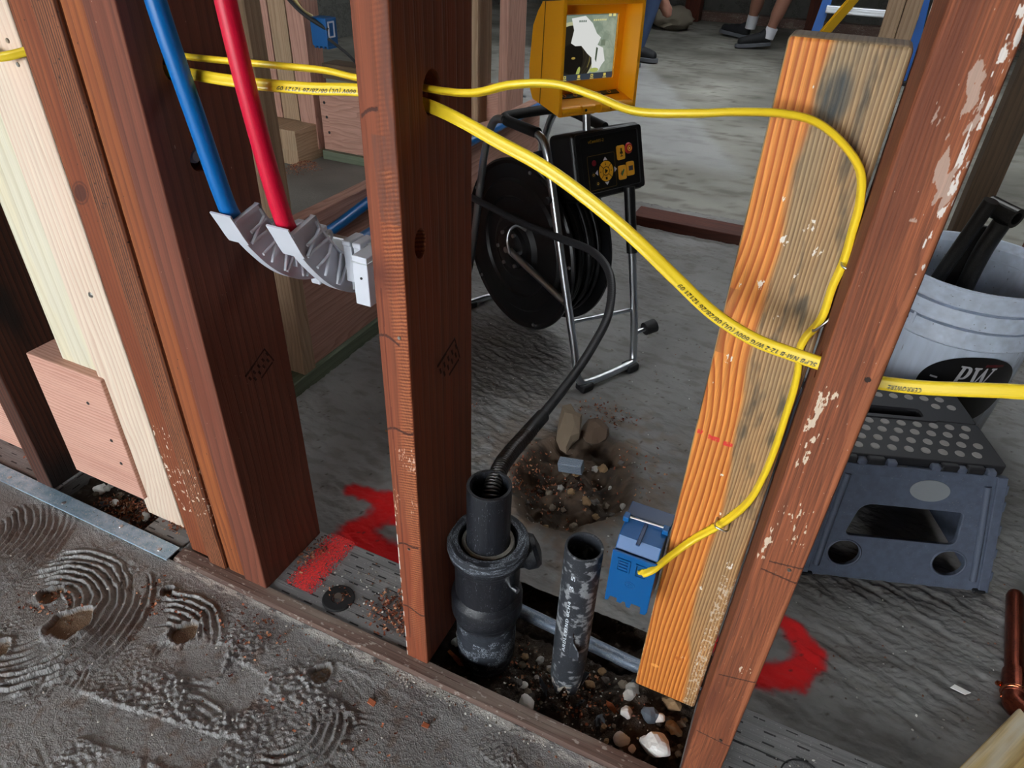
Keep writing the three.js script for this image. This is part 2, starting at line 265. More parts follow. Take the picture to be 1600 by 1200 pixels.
// tarred sole plate: near-black wood with incising slits and pale dust
M.plate = wood({
  a: [122, 120, 120], b: [88, 86, 86], freq: 40, contrast: 0.4, s: 17, bump: 0.001, rough: 0.6, patch: 0.5, patchCol: [140, 138, 136],
  extra: (u, v, c, h) => {
    const cu = u * 62, row = Math.floor(cu), off = hsh(row, 3, 1) * 0.045; const t = ((v + off) % 0.045) / 0.045;
    if (Math.abs(cu - row - 0.5) < 0.07 && t < 0.36) { c = [24, 22, 22]; h -= 0.45; }
    if (vn(u * 800, v * 800, 71) > 0.93) { c = mixc(c, [196, 190, 186], 0.7); h += 0.15; }
    return [c, h];
  },
});
M.trim = wood({ a: [112, 88, 78], b: [74, 54, 48], freq: 110, contrast: 0.5, s: 18, bump: 0.0005, patch: 0.8, patchCol: [134, 120, 110], extra: (u, v, c, h) => (fbm(u * 300, v * 110, 72, 4) > 0.71 ? [mixc(c, [196, 190, 182], 0.6), h] : null) });
M.nail = mat(rgb(190, 188, 184), 0.35, { metalness: 1 });
M.steel = mat(rgb(196, 200, 204), 0.28, { metalness: 1 });
M.rubber = mat(rgb(22, 22, 24), 0.6);
M.black = mat(rgb(14, 14, 16), 0.38);
M.blackMatt = mat(rgb(16, 16, 18), 0.7);
// galvanised strip
M.galv = new THREE.MeshStandardMaterial({ map: (() => { const t = dataTex(256, 512, (u, v) => { const k = worley(u * 9, v * 18, 4) * 0.6 + fbm(u * 40, v * 80, 5, 3) * 0.5; let c = mixc([128, 166, 194], [196, 220, 236], clamp(k)); if (vn(u * 120, v * 240, 6) > 0.86) c = [236, 234, 230]; if (vn(u * 90, v * 160, 8) > 0.95) c = [70, 74, 78]; return c; }); t.repeat.set(8, 3); return t; })(), metalness: 0.55, roughness: 0.42 });
// painted / moulded plastics
const speckTex = (base, dot, th, s, rep = 6, n = 256) => { const t = dataTex(n, n, (u, v) => { const k = 1 + (fbm(u * 24, v * 24, s, 3) - 0.5) * 0.18; let c = [base[0] * k, base[1] * k, base[2] * k]; if (vn(u * 120, v * 120, s + 3) > th && fbm(u * 9, v * 9, s + 5, 2) > 0.5) c = mixc(c, dot, 0.75); return c; }); t.repeat.set(rep, rep); return t; };
M.abs = new THREE.MeshStandardMaterial({ map: speckTex([30, 32, 38], [170, 176, 182], 0.88, 81, 3), roughness: 0.42, bumpMap: (() => { const t = dataTex(256, 256, (u, v) => fbm(u * 40, v * 40, 82, 3), false); t.repeat.set(3, 3); return t; })(), bumpScale: 0.0003 });
M.absDusty = new THREE.MeshStandardMaterial({ map: speckTex([44, 48, 56], [190, 200, 210], 0.62, 83, 2), roughness: 0.62, bumpMap: (() => { const t = dataTex(256, 256, (u, v) => fbm(u * 30, v * 30, 84, 4), false); t.repeat.set(2, 2); return t; })(), bumpScale: 0.0006 });
M.absInside = mat(rgb(20, 21, 24), 0.6);
M.pexBlue = new THREE.MeshPhysicalMaterial({ color: rgb(0, 104, 178), roughness: 0.34, clearcoat: 0.2 });
M.pexRed = new THREE.MeshPhysicalMaterial({ map: speckTex([214, 16, 56], [120, 6, 30], 0.9, 85, 8), roughness: 0.36, clearcoat: 0.2 });
M.bracket = mat(rgb(204, 207, 216), 0.42);
M.blueBox = mat(rgb(0, 84, 146), 0.42);
M.blueBoxDark = mat(rgb(0, 50, 98), 0.36);
M.yellowHousing = mat(rgb(252, 172, 10), 0.4);
M.conduit = new THREE.MeshStandardMaterial({ map: speckTex([126, 140, 158], [206, 212, 216], 0.6, 86, 3), roughness: 0.5, metalness: 0.3 });
M.stool = new THREE.MeshStandardMaterial({ map: speckTex([92, 100, 118], [128, 130, 136], 0.9, 87, 5), roughness: 0.5 });
M.stoolTop = mat(rgb(34, 34, 38), 0.6);
M.dot = mat(rgb(150, 146, 142), 0.7);
M.bucket = new THREE.MeshStandardMaterial({ map: speckTex([206, 216, 232], [90, 92, 98], 0.95, 88, 3), roughness: 0.42 });
M.oil = new THREE.MeshStandardMaterial({ map: speckTex([40, 38, 36], [96, 90, 84], 0.82, 89, 6), roughness: 0.34, metalness: 0.6 });
M.copper = new THREE.MeshStandardMaterial({ map: speckTex([128, 62, 44], [70, 34, 30], 0.6, 90, 4), roughness: 0.3, metalness: 0.85 });
M.copperBright = mat(rgb(226, 130, 92), 0.22, { metalness: 1 });
M.chalk = mat(rgb(236, 234, 230), 0.95);
M.plaster = new THREE.MeshStandardMaterial({ map: speckTex([226, 224, 218], [170, 166, 158], 0.7, 91, 30), roughness: 0.9 });
M.stoneA = mat(rgb(124, 112, 98), 0.9); M.stoneB = mat(rgb(96, 90, 86), 0.85); M.stoneC = mat(rgb(146, 118, 86), 0.9); M.stoneD = mat(rgb(176, 172, 166), 0.9); M.stoneE = mat(rgb(90, 98, 108), 0.8);
// bare concrete, tiling every 0.6 m
const concBump = dataTex(512, 512, (u, v) => { const p = 2 * Math.PI; return clamp(0.35 * fbm(u * 8, v * 40, 92, 5) + 0.4 * fbm(u * 90, v * 160, 93, 3) + 0.25 * vn(u * 20, v * 90, 94)); }, false); concBump.repeat.set(1 / 0.6, 1 / 0.6);
M.slab = new THREE.MeshStandardMaterial({ vertexColors: true, bumpMap: concBump, bumpScale: 0.003, roughness: 0.82 });
const mortarBump = dataTex(512, 512, (u, v) => clamp(0.5 * fbm(u * 70, v * 70, 95, 4) + 0.5 * Math.pow(vn(u * 220, v * 220, 96), 2)), false); mortarBump.repeat.set(1 / 0.25, 1 / 0.25);
M.mortar = new THREE.MeshStandardMaterial({ vertexColors: true, bumpMap: mortarBump, bumpScale: 0.0016, roughness: 0.42 });
M.soil = new THREE.MeshStandardMaterial({ vertexColors: true, bumpMap: mortarBump, bumpScale: 0.003, roughness: 0.95 });
M.wall = new THREE.MeshStandardMaterial({ map: speckTex([88, 88, 84], [70, 70, 66], 0.5, 97, 1), roughness: 0.9 });
M.ceiling = mat(rgb(96, 78, 60), 0.9);
M.outGround = mat(rgb(176, 172, 164), 0.95);
// ---------------------------------------------------------------- large structure
const SLAB = -0.04;
const inRect = (x, z, a, b, c, d) => x > a && x < b && z > c && z < d;
// foreground subfloor spread with half-dry notched-trowel mortar; real ridges
const swirl = [ // [cx, cz, r0, r1, a0, a1, pitch, amp]  (angles in the x-z plane, degrees)
  [-0.933, -0.314, 0.040, 0.135, 35, 135, 0.0108, 0.0046], [-0.933, -0.314, 0.085, 0.168, -62, 50, 0.0125, 0.0048], [-0.945, -0.300, 0.045, 0.090, -70, 10, 0.0105, 0.0026], [-0.99, -0.27, 0.05, 0.15, -115, -50, 0.0115, 0.0036],
  [-1.19, -0.36, 0.05, 0.175, -25, 75, 0.0108, 0.0044], [-1.05, -0.27, 0.03, 0.13, 150, 235, 0.0115, 0.0042], [-0.735, -0.350, 0.035, 0.105, 30, 118, 0.0112, 0.0040], [-0.69, -0.36, 0.02, 0.05, 120, 200, 0.0105, 0.003],
  [-0.86, -0.225, 0.03, 0.10, -60, 30, 0.0115, 0.0022], [-0.475, -0.345, 0.035, 0.088, -75, 35, 0.0125, 0.0044], [-0.36, -0.36, 0.03, 0.07, 60, 140, 0.011, 0.0018], [-0.59, -0.25, 0.05, 0.10, 60, 115, 0.011, 0.0022],
];
const knobby = [[-0.60, -0.345, 0.075], [-0.50, -0.395, 0.04], [-0.455, -0.41, 0.045], [-0.66, -0.30, 0.06], [-0.535, -0.315, 0.06], [-0.43, -0.30, 0.05], [-0.62, -0.405, 0.045], [-0.36, -0.38, 0.05], [-0.71, -0.22, 0.07], [-0.57, -0.24, 0.05], [-0.80, -0.25, 0.05], [-0.30, -0.33, 0.06], [-0.89, -0.43, 0.04]];
const pits = [[-0.872, -0.325, 0.032], [-0.705, -0.388, 0.022], [-0.948, -0.345, 0.02], [-0.475, -0.425, 0.018], [-0.93, -0.24, 0.022], [-0.79, -0.435, 0.012], [-0.43, -0.20, 0.03]];
const bare = [[-0.66, -0.245, 0.14, 0.026, 0.18], [-0.83, -0.18, 0.12, 0.03, 0.1], [-0.57, -0.36, 0.035, 0.03, 0], [-0.645, -0.37, 0.03, 0.028, 0.5], [-0.35, -0.43, 0.12, 0.022, 0], [-0.22, -0.38, 0.16, 0.05, 0]];
function mortarH(x, z) {
  const n = fbm(x * 26, z * 26, 101, 3), wx = x + 0.010 * (fbm(x * 34, z * 34, 115, 3) - 0.5), wz = z + 0.010 * (fbm(x * 34 + 9, z * 34, 116, 3) - 0.5);
  let h = (n - 0.5) * 0.003, ridge = 0;
  for (const [cx, cz, r0, r1, a0, a1, p, amp] of swirl) {
    const dx = wx - cx, dz = -(wz - cz), r = Math.hypot(dx, dz); if (r < r0 - 0.01 || r > r1 + 0.012) continue;
    let a = Math.atan2(dz, dx) * 180 / Math.PI; while (a < a0 - 30) a += 360; const row = Math.floor(r / p + 0.5), e0 = 22 * (hsh(row, 1, 7) - 0.5), e1 = 22 * (hsh(row, 2, 7) - 0.5);
    const w = sstep(r0 - 0.004, r0 + 0.004, r) * (1 - sstep(r1 - 0.004, r1 + 0.006, r)) * sstep(a0 - 4, a0 + 4, a + e0) * (1 - sstep(a1 - 4, a1 + 4, a + e1));
    if (w <= 0) continue;
    const ph = Math.cos(r / p * 2 * Math.PI) * 0.5 + 0.5, brk = 0.55 + 0.9 * fbm(x * 90, z * 90, 103, 3) * (0.5 + 0.5 * hsh(row, 4, 9));
    h = lerp(h, -0.0026 + amp * 1.55 * Math.pow(ph, 1.1) * brk, w); ridge = Math.max(ridge, w);
  }
  for (const [cx, cz, r] of knobby) { const d = Math.hypot(x - cx, (z - cz) * 1.1) / r; if (d < 1.3) { const w = (1 - sstep(0.55, 1.2, d + 0.8 * (fbm(x * 50, z * 50, 104, 3) - 0.5))) * (1 - ridge * 0.8); h += w * (0.0056 * Math.pow(clamp(1 - worley(x * 115, z * 125, 105)), 1.2) - 0.0012); } }
  let flat = 0; for (const [cx, cz, hx, hz, t] of bare) { const u = (x - cx) * Math.cos(t) - (z - cz) * Math.sin(t), v = (z - cz) * Math.cos(t) + (x - cx) * Math.sin(t); flat = Math.max(flat, sstep(1.08, 0.92, Math.max(Math.abs(u) / hx, Math.abs(v) / hz) + 0.25 * (fbm(x * 40, z * 40, 117, 3) - 0.5))); }
  h = lerp(h, -0.0012 + 0.0005 * (vn(x * 60 + z * 40, z * 700 - x * 240, 118) - 0.5), flat * 0.85);
  for (const [cx, cz, r] of pits) { const d = Math.hypot(x - cx, z - cz) / r * (0.6 + 0.9 * fbm((x - cx) * 40 + 3, (z - cz) * 40, 119, 2)); if (d < 1.35) { h += 0.0035 * sstep(1.35, 1.02, d) * sstep(0.85, 1.02, d); if (d < 1) h = lerp(h, -0.0055 - 0.003 * n, sstep(1, 0.9, d)); } }
  const fine = (1 - flat * 0.7); h += fine * (0.0010 * (vn(x * 420, z * 420, 106) - 0.5) + 0.003 * Math.pow(clamp(1 - worley(x * 190, z * 190, 107)), 2.2) * sstep(0.38, 0.6, fbm(x * 16, z * 16, 120, 2)) * (1 - 0.6 * ridge));
  h += 0.0016 * sstep(0.45, 0.6, fbm(x * 6, z * 6, 108, 2)) * (vn(x * 24 + z * 14, z * 330 - x * 120, 109) - 0.5) * (1 - ridge);
  return h * (1 - 0.75 * sstep(-0.44, -0.478, z)) - 0.002;
}
function mortarC(x, z, h) {
  let c = mixc([150, 148, 147], [108, 105, 104], fbm(x * 18, z * 18, 110, 4));
  if (h < -0.0062) c = mixc(c, [104, 72, 44], 0.7 * clamp((-h - 0.0062) * 500));
  const d = fbm(x * 60, z * 60, 111, 3); if (d > 0.66) c = mixc(c, [92, 66, 54], clamp((d - 0.66) * 6) * 0.45);
  if (vn(x * 500, z * 500, 112) > 0.93) c = mixc(c, [176, 172, 168], 0.5);
  const e = sstep(-0.468, -0.482, z + 0.012 * (fbm(x * 30, 1, 113, 3) - 0.5)) * sstep(0.3, 0.5, fbm(x * 60, z * 200, 114, 3)); c = mixc(c, [214, 210, 204], 0.85 * e * (x > -0.82 ? 1 : 0.4));
  return c;
}
struct('floor', relief(-1.42, 0.12, -0.487, -0.06, 0.0018, mortarH, mortarC), M.mortar);
{
  const under = [];
  under.push(boxGeo(-3.5, 3.0, -0.14, -0.014, -0.487, 2.6)); // subfloor under and beyond the mortar
  struct('floor_001', mergeGeometries(under), mat(rgb(96, 90, 84), 0.8));
}
// soil showing where the sole plate was cut away
const soilY = (x, z) => -0.060 + 0.014 * (fbm(x * 18, z * 18, 121, 4) - 0.5) * 2 + 0.012 * Math.pow(clamp(1 - worley(x * 55, z * 55, 122)), 2) + (x < -0.8 ? 0.03 : 0) + 0.02 * sstep(-0.3, -0.36, x) * (x > -0.5 ? 1 : 0) + 0.034 * sstep(-0.10, -0.03, x) - 0.02 * sstep(-0.655, -0.675, z);
const soilC = (x, z) => { let c = mixc([74, 58, 44], [40, 32, 28], fbm(x * 30, z * 30, 123, 4)); if (vn(x * 240, z * 240, 124) > 0.88) c = mixc(c, [150, 140, 128], 0.6); return c; };
struct('floor_002', relief(-1.22, 0.10, -0.78, -0.486, 0.004, soilY, soilC), M.soil);
// concrete slab of the room beyond, scraped, with the broken-out hole and spray paint
const holeX = -0.305, holeZ = -1.03;
function slabH(x, z) {
  let h = SLAB; const t = x * 0.94 + z * 0.34, s = z * 0.94 - x * 0.34;
  h += 0.0055 * (fbm(t * 20, s * 80, 131, 4) - 0.5) + 0.004 * (Math.abs(vn(t * 30, s * 140, 132) - 0.5) * -2 + 0.5) * sstep(0.35, 0.6, fbm(x * 4, z * 4, 133, 2)) + 0.003 * Math.pow(vn(t * 60, s * 190, 138), 3) + 0.0012 * vn(x * 200, z * 200, 134);
  const dx = x - holeX, dz = z - holeZ, r = Math.hypot(dx, dz * 0.75) + 0.03 * (fbm(x * 22, z * 22, 135, 3) - 0.5);
  if (r < 0.16) { const w = sstep(0.125, 0.085, r); h = lerp(h, SLAB - 0.03 + 0.03 * (fbm(x * 30, z * 30, 136, 4) - 0.5) * 2 + 0.02 * sstep(0.06, 0.0, r), w); h += 0.01 * sstep(0.16, 0.12, r) * sstep(0.08, 0.12, r) * vn(x * 50, z * 50, 137); }
  return h;
}
const redMarks = [[-0.69, -0.80, -0.62, -0.805, 0.016], [-0.62, -0.805, -0.57, -0.775, 0.02], [-0.60, -0.80, -0.615, -0.70, 0.022], [-0.625, -0.71, -0.60, -0.69, 0.028], [-0.61, -0.69, -0.46, -0.70, 0.024], [0.10, -0.875, 0.15, -0.86, 0.014], [0.15, -0.86, 0.185, -0.82, 0.018], [0.185, -0.82, 0.16, -0.765, 0.02], [0.16, -0.765, 0.10, -0.745, 0.022], [0.10, -0.745, 0.05, -0.77, 0.02]];
function segD(x, z, a) { const [x0, z0, x1, z1] = a, dx = x1 - x0, dz = z1 - z0, t = clamp(((x - x0) * dx + (z - z0) * dz) / (dx * dx + dz * dz)); return Math.hypot(x - x0 - dx * t, z - z0 - dz * t); }
function slabC(x, z, h) {
  let c = mixc([158, 157, 156], [112, 110, 108], fbm(x * 5, z * 5, 141, 4)); c = mixc(c, [96, 90, 84], 0.4 * sstep(0.5, 0.75, fbm(x * 24, z * 60, 142, 4)));
  const r = Math.hypot(x - holeX, (z - holeZ) * 0.75) + 0.03 * (fbm(x * 22, z * 22, 135, 3) - 0.5);
  c = mixc(c, mixc([84, 66, 48], [38, 30, 25], fbm(x * 40, z * 40, 143, 3)), sstep(0.15, 0.1, r));
  c = mixc(c, [118, 96, 78], 0.5 * sstep(0.3, 0.15, r) * sstep(0.4, 0.65, fbm(x * 35, z * 35, 144, 3)));
  for (const m of redMarks) { const d = segD(x, z, m) / m[4]; const k = sstep(1.5, 0.6, d + 0.9 * (fbm(x * 60, z * 60, 145, 3) - 0.5)); c = mixc(c, [236, 10, 18], k * 0.95); }
  if (vn(x * 300, z * 300, 146) > 0.95) c = mixc(c, [60, 44, 38], 0.6);
  return c;
}
const cutOut = (x, z) => !(x > -0.385 && x < 0.052 && z > -0.745) ;
struct('floor_003', relief(-1.4, 0.9, -2.7, -0.655, 0.0042, slabH, slabC, cutOut), M.slab);
{
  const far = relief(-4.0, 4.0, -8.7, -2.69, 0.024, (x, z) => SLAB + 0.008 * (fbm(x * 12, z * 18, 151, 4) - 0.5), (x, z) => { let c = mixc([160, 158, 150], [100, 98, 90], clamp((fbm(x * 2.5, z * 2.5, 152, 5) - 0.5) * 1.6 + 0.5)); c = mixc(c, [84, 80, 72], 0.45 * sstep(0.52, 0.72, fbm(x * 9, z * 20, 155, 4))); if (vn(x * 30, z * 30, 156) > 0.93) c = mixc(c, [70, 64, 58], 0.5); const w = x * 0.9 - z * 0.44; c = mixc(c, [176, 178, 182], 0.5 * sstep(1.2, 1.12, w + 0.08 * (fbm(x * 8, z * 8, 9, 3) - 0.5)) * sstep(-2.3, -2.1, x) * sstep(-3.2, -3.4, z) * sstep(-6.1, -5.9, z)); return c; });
  const sides = [relief(0.89, 4.0, -2.7, -0.655, 0.03, (x, z) => SLAB, (x, z) => mixc([130, 126, 120], [96, 92, 86], fbm(x * 6, z * 6, 153, 4))), relief(-4.0, -1.39, -2.7, -0.655, 0.03, (x, z) => SLAB, (x, z) => mixc([130, 126, 120], [96, 92, 86], fbm(x * 6, z * 6, 154, 4)))];
  struct('floor_004', mergeGeometries([far, ...sides]), M.slab);
  struct('floor_005', boxGeo(-4.1, 4.1, -0.3, -0.16, -8.8, -0.4), mat(rgb(90, 84, 78), 0.9));
}
// room shell: solid walls and roof; daylight comes through a wide window opening behind the camera and through a roof light over the room beyond
struct('ceiling', mergeGeometries([boxGeo(-4.2, 4.2, 2.6, 2.75, -2.2, 2.8), boxGeo(-4.2, 4.2, 2.6, 2.75, -8.9, -6.2), boxGeo(-4.2, -1.9, 2.6, 2.75, -6.2, -2.2), boxGeo(0.9, 4.2, 2.6, 2.75, -6.2, -2.2), boxGeo(-1.9, 0.9, 2.6, 2.75, -4.75, -3.0), boxGeo(-1.9, 0.9, 2.6, 2.75, -6.2, -5.3), boxGeo(-1.9, -0.3, 2.6, 2.75, -3.0, -2.2), boxGeo(-0.3, 0.9, 2.6, 2.75, -2.4, -2.2)]), M.ceiling);
struct('wall_left', boxGeo(-4.2, -4.0, -0.2, 2.6, -8.9, 2.8), M.wall);
struct('wall_right', boxGeo(3.0, 3.2, -0.2, 2.6, -0.5, 2.8), M.wall);
struct('wall_right_far', boxGeo(4.0, 4.2, -0.2, 2.6, -8.9, -0.3), M.wall);
struct('wall_right_return', boxGeo(3.0, 4.2, -0.2, 2.6, -0.5, -0.3), M.wall);
struct('wall_back', boxGeo(-4.2, 4.2, -0.2, 2.6, -8.9, -8.65), M.wall);
struct('wall_front', mergeGeometries([boxGeo(-4.2, -2.8, -0.2, 2.6, 2.6, 2.8), boxGeo(0.1, 3.2, -0.2, 2.6, 2.6, 2.8), boxGeo(-2.8, 0.1, 1.75, 2.6, 2.6, 2.8), boxGeo(-2.8, 0.1, -0.2, 0.45, 2.6, 2.8)]), M.wall);
struct('ground_outside', boxGeo(-12, 12, -0.3, -0.1, 2.8, 16), M.outGround);
// sole plates along the open wall, cut away around the pipes
struct('trim_1', (() => { const p = poly([[0, -0.02], [0.028, -0.02], [0.029, -0.004], [0.022, 0.0015], [0.006, 0.003], [0, 0.003]]); const g = extrude(p, 0.97, 0); g.rotateY(-Math.PI / 2); return uvBox(g, 'x', 0.2, 0.1); })(), M.trim);
scene.children[scene.children.length - 1].position.set(0.135, 0, -0.5145); scene.children[scene.children.length - 1].scale.x = 1;
{ // galvanised flat strip, left of the wooden nosing
  const t = thing('metal_strip', 'bluish galvanised flat metal strip along the edge of the mortar floor', 'strip', [-1.13, 0.0, -0.4955]);
  const g = uvBox(new RoundedBoxGeometry(0.58, 0.003, 0.031, 1, 0.0012), 'x', 0, 0); g.translate(0, 0.003, 0); part('strip', g, M.galv, t);
  for (const x of [-0.27, -0.13, 0.02, 0.16, 0.262]) { const n = lathe([[0, 0.0016], [0.003, 0.0012], [0.0042, 0]], 12); n.translate(x, 0.0046, 0.004 * Math.sin(x * 30)); part('screw_head', n, M.steel, t); }
}
function soleplate(x0, x1, z0, z1, label, cutter) {
  const t = thing('sole_plate', label, 'plate', [(x0 + x1) / 2, SLAB, (z0 + z1) / 2]);
  let g = boxGeo(x0, x1, SLAB - 0.005, 0, z0, z1, 'x'); g.translate(-(x0 + x1) / 2, -SLAB, -(z0 + z1) / 2); if (cutter) g = uvBox(cut(g, ...cutter), 'x', 1.3, 0.2);
  return [t, part('plank', g, M.plate, t)];
}
{
  const [t] = soleplate(-0.84, -0.372, -0.6555, -0.5145, 'blackened sole plate with a red paint stripe and wood chips between two brown studs');
  const stripe = canvasTex(256, 512, (c, w, h) => { c.clearRect(0, 0, w, h); for (let i = 0; i < 5200; i++) { const x = w * (0.5 + (rnd() + rnd() + rnd() - 1.5) * 0.5), y = h * rnd(); c.fillStyle = `rgba(${218 + rnd() * 22},${40 + rnd() * 24},${44 + rnd() * 20},${0.25 + 0.5 * rnd()})`; c.fillRect(x, y, 3 + rnd() * 9, 3 + rnd() * 9); } });
  const sg = new THREE.PlaneGeometry(0.058, 0.125); sg.rotateX(-Math.PI / 2); sg.translate(-0.605 + 0.606, 0.0412, -0.597 + 0.585);
  part('paint_stripe', sg, new THREE.MeshStandardMaterial({ map: stripe, transparent: true, roughness: 0.7, polygonOffset: true, polygonOffsetFactor: -1 }), t, 'red sprayed stripe');
  const w = lathe([[0.010, 0], [0.010, 0.003], [0.012, 0.0038], [0.024, 0.0032], [0.026, 0.002], [0.026, 0]], 32); w.translate(-0.535 + 0.606, 0.04, -0.548 + 0.585); part('washer', w, M.rubber, t, 'dark round washer half under chips');
  const bolt = lathe([[0, 0.009], [0.006, 0.008], [0.0065, 0]], 12); bolt.translate(-0.535 + 0.606, 0.04, -0.548 + 0.585); part('bolt', bolt, M.steel, t);
}
{
  const [t] = soleplate(0.034, 1.2, -0.6555, -0.5145, 'black slitted sole plate on the slab with a round plug, beside the leaning stud foot');
  const g = lathe([[0, 0.0006], [0.0245, 0.0006], [0.0265, -0.0004], [0.0265, -0.002]], 40); g.translate(0.185 - 0.617, 0.0405, -0.585 + 0.585); part('plug', g, M.plate, t, 'round wooden plug flush with the plate');
  const rg = new THREE.TorusGeometry(0.0278, 0.0011, 8, 48); rg.rotateX(Math.PI / 2); rg.translate(0.185 - 0.617, 0.0402, 0); part('plug_groove', rg, M.rubber, t);
  const cr = boxGeo(0.04, 0.62, -0.001, 0.0007, -0.601, -0.5995, 'x', 0.0003); cr.translate(-0.617, 0.0402, 0.585); part('crack', cr, M.rubber, t);
}
soleplate(-0.935, -0.842, -0.6555, -0.5145, 'short grey offcut of sole plate under the pale stud, littered with shavings');
soleplate(-2.0, -1.16, -0.6555, -0.5145, 'dusty grey sole plate at the far end of the wall behind the metal strip');

// ---- studs of the open wall
const H = 2.6;
const holeCut = (r, x, y, z, sy = 1, len = 0.14) => cylX(r, len, x, y, z, sy);
function stud(label, x0, x1, z0, z1, m, { y0 = 0, y1 = H, cuts, r = 0.0025, name = 'wall_stud', off } = {}) {
  const t = thing(name, label, 'stud', [(x0 + x1) / 2, y0, z1]);
  let g;
  if (cuts || off) { g = new RoundedBoxGeometry(x1 - x0, y1 - y0, z1 - z0, 2, r); g.clearGroups(); g.translate((x0 + x1) / 2, (y0 + y1) / 2, (z0 + z1) / 2); if (cuts) g = cut(g, ...cuts); g = off ? uvBox(g, 'y', 0, 0) : uvBox(g, 'y', 4.02 - x0 - 0.48, 0.02, false, 4.03 - z0); }
  else { g = new RoundedBoxGeometry(x1 - x0, y1 - y0, z1 - z0, 2, r); g.clearGroups(); g.translate((x0 + x1) / 2, (y0 + y1) / 2, (z0 + z1) / 2); g = uvBox(g, 'y', 4.02 - x0 - 0.48, 0.02, false, 4.03 - z0); }
  g.translate(-(x0 + x1) / 2, -y0, -z1); g.clearGroups();
  return [t, part('timber', g, m, t)];
}
function nail(t, x, y, z, r = 0.0035, parent = t) { const g = lathe([[0, 0.0014], [r * 0.8, 0.0012], [r, 0.0003], [r, -0.002], [0.001, -0.002]], 10); g.rotateX(Math.PI / 2); g.translate(x - parent.position.x, y - parent.position.y, z - parent.position.z); return part('nail', g, M.nail, parent); }
// stamp of blocks, as the mill's mark shows it (not legible)
function stamp(t, x, y, z, w, h, tilt) {
  const tx = canvasTex(256, 160, (c) => { c.clearRect(0, 0, 256, 160); c.translate(128, 80); c.fillStyle = 'rgba(20,10,7,0.75)'; c.fillRect(-118, -60, 112, 14); for (let i = 0; i < 9; i++) c.fillRect(-110 + i * 25, -30 + (i % 2) * 34, 16, 28); c.fillRect(-10, -60, 120, 10); c.fillRect(-40, 50, 130, 12); c.fillRect(100, -60, 10, 118); });
  const g = new THREE.PlaneGeometry(w, h); g.rotateZ(tilt); g.rotateY(Math.PI / 2); g.translate(x - t.position.x, y - t.position.y, z - t.position.z);
  part('grade_stamp', g, new THREE.MeshStandardMaterial({ map: tx, transparent: true, roughness: 0.8, polygonOffset: true, polygonOffsetFactor: -1 }), t, 'black stamped mark');
}
const F = -0.51, B = -0.65;
stud('narrow brown stud with a dark knot, beside the pale new stud', -0.8235, -0.7815, B, F - 0.009, M.oldA);
stud('brown stud with coarse split grain, second of the brown stack', -0.7752, -0.7378, B, F, M.oldB, { r: 0.004 });
stud('smooth orange-brown stud sandwiched between split and dark red studs', -0.7352, -0.6975, B, F - 0.003, M.oldC, { r: 0.006 });
{
  const side = [new THREE.CylinderGeometry(0.0185, 0.0185, 0.2, 20)].map((g) => { g.rotateZ(Math.PI / 2); g.scale(1, 0.95, 1); g.translate(-0.65, 0.787, -0.565); return g; });
  const [t] = stud('dark reddish-brown stud with a stamped side and two drilled holes, last of the stack', -0.6965, -0.65, B, F, M.oldD, { cuts: [...side, holeCut(0.0135, -0.65, 0.688, -0.567)] });
  stamp(t, -0.6492, 0.392, -0.59, 0.055, 0.042, 0.45);
  const plug = lathe([[0, 0.004], [0.006, 0.0035], [0.0085, 0], [0.0085, -0.01]], 14); plug.rotateZ(-Math.PI / 2); plug.translate(-0.6565 - t.position.x, 0.6915, -0.567 - t.position.z); part('plug', plug, mat(rgb(150, 154, 160), 0.6), t, 'grey plug in the lower hole');
}
{
  const [t] = stud('orange-brown stud with slanting saw marks, between red pipe and drain fitting', -0.381, -0.344, B, F, M.oldCentre, { cuts: [holeCut(0.0165, -0.36, 0.796, -0.572, 1.25), holeCut(0.0105, -0.36, 0.662, -0.541, 1.5)], off: true });
  stamp(t, -0.3432, 0.497, -0.59, 0.05, 0.05, 0.35);
  nail(t, -0.3545, 0.5675, F, 0.0022); nail(t, -0.362, 0.245, F, 0.002);
}
{
  const [t] = stud('red-brown stud splashed with pale plaster, its side against the orange board', 0.035, 0.0785, B, F, M.oldRight, { cuts: [holeCut(0.0125, 0.056, 0.636, -0.546)], off: true, r: 0.004 });
  nail(t, 0.067, 0.435, F, 0.0022); nail(t, 0.066, 0.13, F, 0.0018);
}
{ // pale new 2x4 laid flat, carrying the outlet box
  const t = thing('orange_board', 'short orange new board with grey weathered streaks, stapled cable on its face', 'board', [-0.012, 0, -0.62]);
  let g = new RoundedBoxGeometry(0.088, 0.865, 0.036, 3, 0.0045); g.clearGroups(); g.translate(-0.012, 0.4325, -0.638); g = uvBox(g, 'y', 0, 0, true); g.translate(0.012, 0, 0.62);
  part('timber', g, [M.board, M.endGrain], t);
}
{ // staples
  function staple(x, y, z, dir, label, w = 0.013) {
    const t = thing('cable_staple', label, 'staple', [x, y, z]);
    const d = V(...dir).normalize(), n = V(0, 0, 1), pts = [[-w / 2, -0.009], [-w / 2, 0.006], [-w / 2 + 0.002, 0.0085], [w / 2 - 0.002, 0.0085], [w / 2, 0.006], [w / 2, -0.009]].map(([a, b]) => d.clone().multiplyScalar(a).addScaledVector(n, b).toArray());
    part('wire', tube(pts, 0.0011, 60, 8), M.steel, t);
  }
  staple(0.0375, 0.697, -0.613, [1, -0.25, 0], 'bent metal staple holding the yellow cable high on the orange board');
  staple(-0.0015, 0.367, -0.613, [0.9, -0.1, 0], 'metal staple holding the yellow cable low on the orange board', 0.015);
  staple(0.031, 0.64, -0.6155, [0.5, 0.8, 0], 'half-driven dark staple above the cable crossing', 0.02);
}
